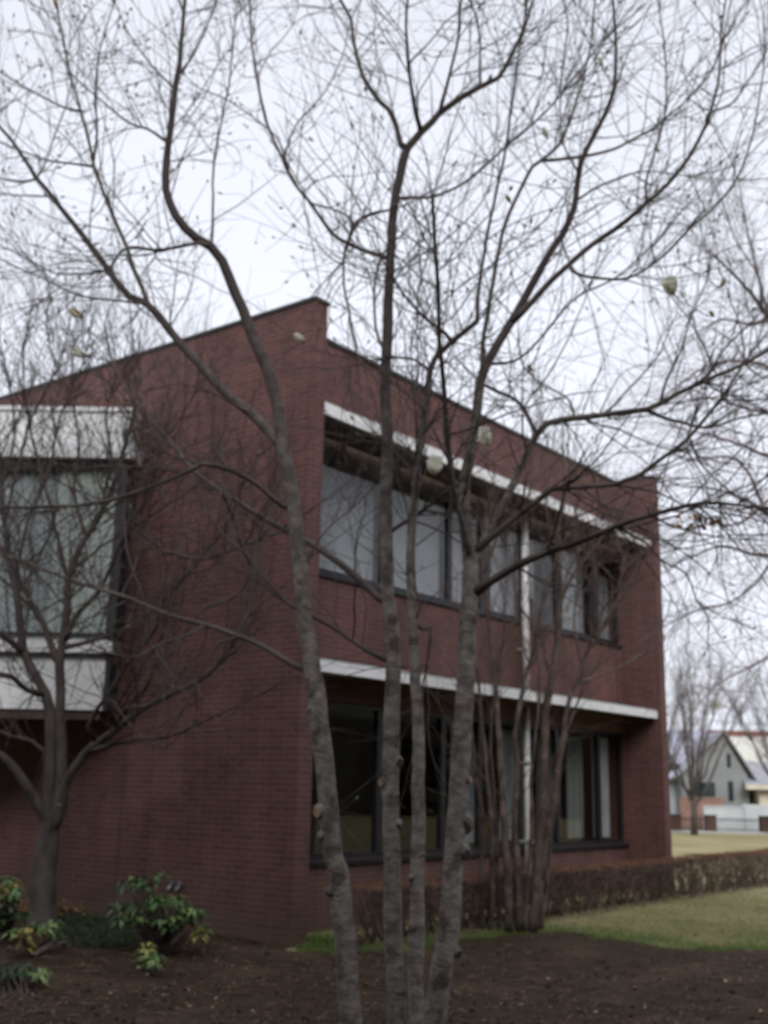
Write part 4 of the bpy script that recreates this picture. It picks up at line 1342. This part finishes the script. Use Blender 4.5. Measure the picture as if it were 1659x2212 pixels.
for k in range(420):                                # a few leaves blown on to the grass
    p = gnd(rg.uniform(1000, 1720), rg.uniform(1925, 2045), -.005)
    if p.y < soil_far(p.x) or inv_B(p)[1] > -.72:
        continue
    s_ = rg.uniform(.03, .07)
    lf.leaf(p + V((0, 0, .02)), V((rg.gauss(0, 1), rg.gauss(0, 1), rg.gauss(0, .2))), V((rg.gauss(0, .3), rg.gauss(0, .3), 1)), s_, s_ * .55, 3, .15)
for k in range(380):
    p = gnd(rg.uniform(-60, 1700), rg.uniform(2030, 2230))
    if p.y > soil_far(p.x) - .1 or inv_B(p)[0] > -.05 and inv_B(p)[1] > -.1:
        continue
    p.z = soil_h(p.x, p.y) + .008
    a = rg.uniform(0, 6.28)
    q = p + V((math.cos(a), math.sin(a), 0)) * rg.uniform(.06, .3)
    lf.tube([p, (p + q) * .5 + V((0, 0, .01)), q], [.004, .004, .002], 4, False, 0)
tag(lf.build('leaf_litter', [M['litter'], M['petal_old'], M['soil'], M['dry_leaf']]), 'fallen leaves and broken twigs on the dark soil', 'leaf litter', kind='stuff')
st = MB()
p0, p1 = gnd(72, 2082), gnd(142, 2062)
p0.z, p1.z = soil_h(p0.x, p0.y) + .03, soil_h(p1.x, p1.y) + .04
mid = (p0 + p1) * .5 + V((.0, .0, .03))
st.tube([p0, p0.lerp(mid, .6), mid, p1], [.022, .03, .026, .014], 7, True, 0, .2)
st.tube([mid, mid + V((.06, .05, .06)), mid + V((.14, .06, .07))], [.014, .01, .006], 5, True, 0)
tag(st.build('dead_branch', M['pale_bark'], None, True), 'pale dead branch lying on the soil between the left shrubs', 'branch')
# broken dead plant stalks in front of the green shrub
rg = random.Random(19)
for (x, y, h, lab) in [(448, 2112, .34, 'tallest thin dead stalk right of the broad green shrub'), (360, 2118, .3, 'thin dead stalk just right of the drooping pale shoot'), (450, 2070, .28, 'thin dead stalk close to the wall corner side of the broad shrub'),
                  (395, 2115, .2, 'shortest thin dead stalk between the drooping shoot and the tallest stalk')]:
    p = gnd(x, y)
    p.z = soil_h(p.x, p.y) - .02
    sk = MB()
    q = p + V((rg.gauss(0, .03), 0, h * .5))
    sk.tube([p, q, p + V((rg.gauss(0, .06), 0, h))], [.008, .006, .003], 5)
    sk.tube([q, q + V((rg.gauss(0, .1), 0, h * .4))], [.005, .002], 4)
    tag(sk.build('dead_stalk', M['twig_left']), lab, 'dead plant', 'dead stalks by the shrubs')


# ------------------------------------------------------------------ broad-leaved shrubs
def shrub(name, label, whorls, Y, seed, mats, leafl=.13, base_px=None, cat='shrub', group='broad-leaved shrubs at the left'):
    rng = random.Random(seed)
    base = gnd(*base_px)
    base.z = soil_h(base.x, base.y)
    root = empty(name, label, cat, base, 0, group)
    st_, lv = MB(), MB()
    for (x, y, kind) in whorls:
        p = at(x, y, Y + rng.uniform(-.25, .25))
        if p.z < base.z + .05:
            p.z = base.z + .05 + rng.random() * .05
        m_ = base.lerp(p, .55) + V((rng.gauss(0, .05), rng.gauss(0, .05), -.04))
        st_.tube([base + V((rng.gauss(0, .02), 0, -.02)), m_, p], [.011, .008, .004], 5)
        n = rng.randint(8, 12)
        for k in range(n):
            a = k * 2.4 + rng.uniform(-.3, .3)
            d = V((math.cos(a), math.sin(a), rng.uniform(-.35, .55)))
            lv.leaf(p + V((0, 0, rng.uniform(-.03, .02))), d, V((0, 0, 1)), leafl * rng.uniform(.7, 1.15), leafl * .34, kind, rng.uniform(.15, .4))
    place(st_.build('stems', M['twig_left']), root)
    place(lv.build('leaves', [M[m__] for m__ in mats]), root)
    return root


def scatter(rng, cx, cy, rx, ry, n, kinds):
    o = []
    for _ in range(n):
        a, r = rng.uniform(0, 6.28), math.sqrt(rng.random())
        o.append((cx + rx * r * math.cos(a), cy + ry * r * math.sin(a), rng.choice(kinds)))
    return o


rg = random.Random(77)
MT = ['rhodo', 'rhodo_pale', 'rhodo_yellow', 'dark_leaf']
wh = scatter(rg, 335, 1972, 80, 36, 30, [0, 0, 1, 1]) + scatter(rg, 300, 1910, 36, 10, 7, [0, 1, 3]) + scatter(rg, 410, 1975, 28, 18, 7, [0, 3]) + [(432, 2012, 1), (424, 2020, 2), (436, 2006, 1), (330, 1960, 1), (340, 1975, 1), (322, 1950, 1), (265, 1985, 0), (255, 1960, 0), (345, 1895, 0)]
shrub('rhododendron', 'widest green shrub with whorled leaves in front of the brick wall', wh, 11.9, 1, MT, .15, (340, 2072))
shrub('rhododendron', 'pale green drooping shoot, lowest in front of the widest shrub', [(318, 2062, 1), (324, 2080, 1), (310, 2090, 1), (330, 2070, 1), (315, 2050, 2)], 10.9, 2, MT, .15, (335, 2112))
shrub('rhododendron', 'yellow-green shrub cut by the left edge beside the dark trunk', scatter(rg, 10, 1925, 32, 22, 10, [1, 2, 2, 0]) + scatter(rg, 15, 1970, 34, 22, 9, [0, 3]), 12.2, 3, MT, .15, (14, 2040))
shrub('rhododendron', 'low yellowish shrub in front of the left trunk foot', [(45, 2020, 2), (60, 2028, 2), (30, 2015, 1), (52, 2040, 2), (95, 2010, 1), (110, 2000, 1), (85, 2005, 0), (70, 2015, 2), (118, 2012, 0)], 11.5, 4, MT, .14, (62, 2066))
shrub('rhododendron', 'dark green low shrub at the bottom left corner', scatter(rg, 40, 2110, 36, 26, 11, [0, 3, 3]) + [(82, 2128, 2), (88, 2118, 1), (78, 2138, 1)], 10.2, 5, MT, .13, (50, 2160))
# dark ground cover at the wall foot
gc = MB()
for k in range(5200):
    x, y = rg.uniform(105, 300), rg.uniform(1985, 2062)
    p = gnd(x, y)
    if inv_B(p)[0] > -.08:
        continue
    p.z = soil_h(p.x, p.y) + .10 * rg.random() * max(0, noise.noise(p * 2) + .6)
    gc.leaf(p, V((rg.gauss(0, 1), rg.gauss(0, 1), rg.uniform(-.1, .7))), V((0, 0, 1)), rg.uniform(.03, .06), .022, 0, .3)
tag(gc.build('ground_cover', M['dark_leaf']), 'dark low leafy ground cover behind the left shrubs', 'ground cover', kind='stuff')
for (lab, cx, cy, n, sd_) in [('rusty dry low plant at the wall foot left of the dark trunk', 45, 1972, 200, 1), ('rusty dry low plant at the wall foot right of the dark trunk', 148, 1978, 170, 2)]:
    rq = random.Random(sd_)
    b0 = gnd(cx, cy + 18)
    root = empty('dry_shrub', lab, 'dry plant', b0, 0, 'rusty dry plants at the wall foot')
    lv, st_ = MB(), MB()
    for k in range(n):
        p = gnd(cx + rq.gauss(0, 20), cy + 18 + rq.uniform(-3, 5))
        p = p + V((0, 0, rq.uniform(.02, .24)))
        if inv_B(p)[0] > -.05:
            continue
        lv.leaf(p, V((rq.gauss(0, 1), rq.gauss(0, 1), rq.gauss(0, .5))), V((0, 0, 1)), rq.uniform(.05, .09), .04, 0, .3)
        if k % 6 == 0:
            st_.tube([V((b0.x, b0.y, -.02)), V((p.x * .6 + b0.x * .4, p.y * .6 + b0.y * .4, .04)), p], [.005, .004, .003], 4)
    place(lv.build('leaves', M['dry_leaf']), root)
    place(st_.build('stems', M['twig_left']), root)


# ------------------------------------------------------------------ houses behind the far lawn
def roof_slab(mb, a, b, c, d, th=.14, mi=0):
    """a, b, c, d: the roof plane's corners; given a real thickness"""
    a, b, c, d = V(a), V(b), V(c), V(d)
    n = (b - a).cross(d - a).normalized() * th
    q = [a - n, b - n, c - n, d - n]
    t = [a, b, c, d]
    mb.quad(t, None, mi)
    mb.quad([q[3], q[2], q[1], q[0]], None, mi)
    for i in range(4):
        j = (i + 1) % 4
        mb.quad([q[i], q[j], t[j], t[i]], None, mi)


def px_local(x, y, Y):
    return at(x, y, Y)


HA = empty('grey_house', 'grey-green gabled house with blue-grey roof behind the black railing', 'house', (at(1566, 1700, 62).x, 62, 0))
ax = HA.location.x
GW = (at(1617, 1700, 62).x - at(1473, 1700, 62).x) / 2        # half width of the gable front
gcx = at(1545, 1700, 62).x - ax
zA, zE = at(1566, 1586, 62).z, at(1545, 1676, 62).z
apx = 0.0
mb = MB()                                                      # gable front, five-sided, deep
x0, x1 = gcx - GW, gcx + GW
for y0, y1 in ((0, 6.0),):
    front = [(x0, y0, -.1), (x1, y0, -.1), (x1, y0, zE), (apx, y0, zA), (x0, y0, zE)]
    back = [(p[0], y1, p[2]) for p in front]
    mb.quad(front)
    mb.quad(list(reversed(back)))
    for i in range(5):
        j = (i + 1) % 5
        mb.quad([front[j], front[i], back[i], back[j]])
mb.build('wall', M['house_grey'], HA)
mb = MB()
mb.box((x0 - 6.5, 1.2, -.1), (x0 - .01, 7.2, zE))
mb.build('wall', M['house_blue'], HA)
mb = MB()
roof_slab(mb, (x0 - .3, -.35, zE - .15), (apx, -.35, zA + .12), (apx, 4.2, zA + .12), (x0 - .3, 4.2, zE - .15), -.06)
roof_slab(mb, (apx + .01, -.35, zA + .12), (x1 + .35, -.35, zE - .2), (x1 + .35, 6.2, zE - .2), (apx + .01, 6.2, zA + .12), -.06)
mb.build('gable_roof', M['roof_plum'], HA)
mb = MB()
roof_slab(mb, (x0 - 7, .7, zE - .15), (x0 + .9, .7, zE - .15), (apx + .6, 4.4, zA + .3), (x0 - 7, 4.4, zA + .3), .14)
roof_slab(mb, (apx + .6, 4.41, zA + .3), (apx + .6, 8.4, zE - .1), (x0 - 7, 8.4, zE - .1), (x0 - 7, 4.41, zA + .3), -.14)
ro = mb.build('roof', M['roof_blue'], HA)
mb = MB()
sx = at(1452, 1700, 63).x - ax
mb.box((sx - .55, 1.05, zE + .45), (sx + .5, 1.6, zE + .62))
mb.build('skylight', M['pane_dark'], ro)


def house_window(root, x, y, w_, h_, yy, z0):
    f = MB()
    f.box((x - w_ / 2 - .05, yy - .06, z0 - .05), (x + w_ / 2 + .05, yy - .002, z0 + h_ + .05))
    o = f.build('window', M['frame'], root)
    p = MB()
    p.box((x - w_ / 2, yy - .075, z0), (x + w_ / 2, yy - .061, z0 + h_))
    p.build('pane', M['pane_dark'], o)


def zpx(x, y, Y):
    return at(x, y, Y).z


house_window(HA, at(1527, 1700, 62).x - ax, 0, .75, zpx(1527, 1690, 62) - zpx(1527, 1716, 62), 0, zpx(1527, 1718, 62))
house_window(HA, at(1503, 1700, 62).x - ax, 0, .55, .7, 0, zpx(1503, 1720, 62))
house_window(HA, at(1578, 1700, 62).x - ax, 0, .16, zpx(1578, 1688, 62) - zpx(1578, 1726, 62), 0, zpx(1578, 1728, 62))
house_window(HA, at(1577, 1700, 62).x - ax, 0, .10, .6, 0, zpx(1577, 1655, 62))

HB = empty('cream_roofed_house', 'house with cream roof, red-brown ridge and dark porch at far right', 'house', (at(1625, 1700, 66).x, 66, 0))
bx = HB.location.x


def bxp(x, Y):
    return at(x, 1700, Y).x - bx


zr, ze = zpx(1620, 1586, 67.5), zpx(1620, 1642, 65)
mb = MB()
mb.box((bxp(1600, 66), 0, -.1), (bxp(1760, 66), 8, ze))
mb.build('wall', M['house_grey'], HB)
mb = MB()
roof_slab(mb, (bxp(1599, 65), -.6, ze - .05), (bxp(1760, 65), -.6, ze - .05), (bxp(1750, 67), 3.6, zr), (bxp(1574, 67), 3.6, zr), .15)
roof_slab(mb, (bxp(1574, 67), 3.61, zr), (bxp(1750, 67), 3.61, zr), (bxp(1760, 65), 8.4, ze), (bxp(1599, 65), 8.4, ze), -.15)
ro = mb.build('roof', M['roof_cream'], HB)
mb = MB()
mb.box((bxp(1568, 67), 3.45, zr), (bxp(1760, 67), 3.85, zr + .30))
mb.build('ridge', M['roof_red'], ro)
mb = MB()
zl, zl2 = zpx(1640, 1694, 61), zpx(1640, 1646, 65)
roof_slab(mb, (bxp(1610, 61), -4.9, zl), (bxp(1760, 61), -4.9, zl), (bxp(1760, 65), -.61, zl2), (bxp(1612, 65), -.61, zl2), .14)
mb.build('porch_roof', M['roof_plum'], HB)
mb = MB()
mb.box((bxp(1612, 61), -4.96, zl - .28), (bxp(1760, 61), -4.8, zl - .02))
mb.build('fascia', M['cream'], HB)
mb = MB()
mb.box((bxp(1640, 61.5), -4.4, -.1), (bxp(1760, 61.5), -.01, zl - .3))
mb.build('porch_wall', M['cream'], HB)
mb = MB()
mb.box((bxp(1619, 63), -1.6, -.1), (bxp(1645, 63), -1.5, zl - .3))  # dark sheet standing in for the shade inside the porch opening
mb.build('porch_shade', M['pane_dark'], HB)
# a far row of roofs behind, so that the skyline does not end in bare sky
tw = MB()
xw = at(1516, 1700, 58).x
z1, z2 = zpx(1520, 1726, 58), 0
tw.box((at(1469, 1700, 58).x, 58, -.1), (at(1563, 1700, 58).x, 58.25, zpx(1520, 1726, 58)))
tw.box((at(1467, 1700, 58).x, 57.97, zpx(1520, 1726, 58)), (at(1565, 1700, 58).x, 58.28, zpx(1520, 1726, 58) + .07))
tag(tw.build('garden_wall', M['terracotta']), 'terracotta garden wall below the grey gabled house', 'wall')
ww = MB()
ww.box((at(1519, 1700, 56.5).x, 56.5, -.1), (at(1606, 1700, 56.5).x, 56.75, zpx(1560, 1744, 56.5)))
ww.box((at(1606, 1700, 56.4).x + .002, 56.4, -.1), (at(1760, 1700, 56.4).x, 56.8, zpx(1630, 1738, 56.5)))
ww.box((at(1518, 1700, 56.5).x, 56.46, zpx(1560, 1744, 56.5)), (at(1606, 1700, 56.5).x, 56.79, zpx(1560, 1744, 56.5) + .06))
tag(ww.build('white_wall', M['white_wall']), 'white stepped garden wall behind the black railing', 'wall')
# brick pillars and black railings at the far edge of the lawn
PY = 53.0
pill = None
xs = [(1380, 1400), (1448, 1469), (1524, 1545), (1643, 1664), (1735, 1756)]
labs = ['dark red brick pillar hidden partly by the brick building', 'dark red brick pillar just right of the brick building, left of the vase tree', 'dark red brick pillar in the middle, right of the vase tree', 'dark red brick pillar at the right picture edge', 'dark red brick pillar beyond the right picture edge']
for (a, b_), lab in zip(xs, labs):
    x0, x1 = at(a, 1780, PY).x, at(b_, 1780, PY).x
    if a in (1380, 1735):
        continue
    root = empty('brick_pillar', lab, 'pillar', ((x0 + x1) / 2, PY, 0), 0, 'brick pillars of the far fence')
    hw = (x1 - x0) / 2
    part('shaft', M['pillar'], [((-hw, -hw, -.1), (hw, hw, .72))], root)
    part('cap', M['coping'], [((-hw - .03, -hw - .03, .72), (hw + .03, hw + .03, .77))], root)


def railing(a, b_, lab):
    x0, x1 = at(a, 1780, PY).x, at(b_, 1780, PY).x
    root = empty('railing', lab, 'railing', ((x0 + x1) / 2, PY, 0), 0, 'black railings of the far fence')
    h = (x1 - x0) / 2
    part('rail', M['black_metal'], [((-h, -.02, z), (h, .02, z + .04)) for z in (.12, .55)], root)
    n = int(2 * h / .11)
    part('bars', M['black_metal'], [((-h + .05 + k * .11, -.011, .05), (-h + .072 + k * .11, .011, .66)) for k in range(n)], root)


railing(1471, 1522, 'black metal railing behind the vase tree trunk')
railing(1547, 1641, 'black metal railing in front of the white wall')
kb = MB()
kb.box((at(1380, 1780, PY).x, PY - .35, -.05), (at(1770, 1780, PY).x, PY + .35, .06))
tag(kb.build('kerb', M['grey_metal']), kind='structure')
# overhead wires far right
for k, (ya, yb) in enumerate([(1478, 1482), (1516, 1514), (1549, 1546)]):
    wr = MB()
    a, b_ = at(1480, ya, 75), at(1800, yb, 78)
    wr.tube([a.lerp(b_, t / 8) - V((0, 0, .5 * math.sin(math.pi * t / 8))) for t in range(9)], [.022] * 9, 4)
    tag(wr.build('power_line', M['black_metal']), ['highest thin overhead wire above the far houses', 'middle thin overhead wire above the far houses', 'lowest thin overhead wire above the far houses'][k], 'wire', 'overhead wires above the houses')

# ------------------------------------------------------------------ unseen evergreens, mirrored in the lower windows; those behind are added to shade walls
wd = MB()
rg = random.Random(31)
path = [V((-44, 14, 12)), V((-28, -7, 13)), V((13, -8, 13.5)), V((40, -14, 11)), V((58, 0, 9)), V((58, 78, 8.5))]
seg = [(b - a).to_2d().length for a, b in zip(path, path[1:])]
for k in range(52000):
    r_ = rg.random() * sum(seg)
    for a, b, l in zip(path, path[1:], seg):
        if r_ < l:
            break
        r_ -= l
    c = a.lerp(b, min(1, r_ / l))
    h = c.z * (1 + .22 * noise.noise(V((c.x * .25, c.y * .25, 3))))
    p = V((c.x + rg.gauss(0, 1.3), c.y + rg.gauss(0, 1.3), h * rg.random() ** .8))
    s_ = rg.uniform(.6, 1.15)
    wd.leaf(p, V((rg.gauss(0, 1), rg.gauss(0, 1), rg.gauss(-.2, .7))), V((rg.gauss(0, 1), rg.gauss(0, 1), .6)), s_ * 1.6, s_, 0, .2)
tag(wd.build('added_wood', M['wood']), 'dark belt of unseen evergreens, mirrored at right, added behind the viewer to shade the wall', 'wood', kind='stuff')
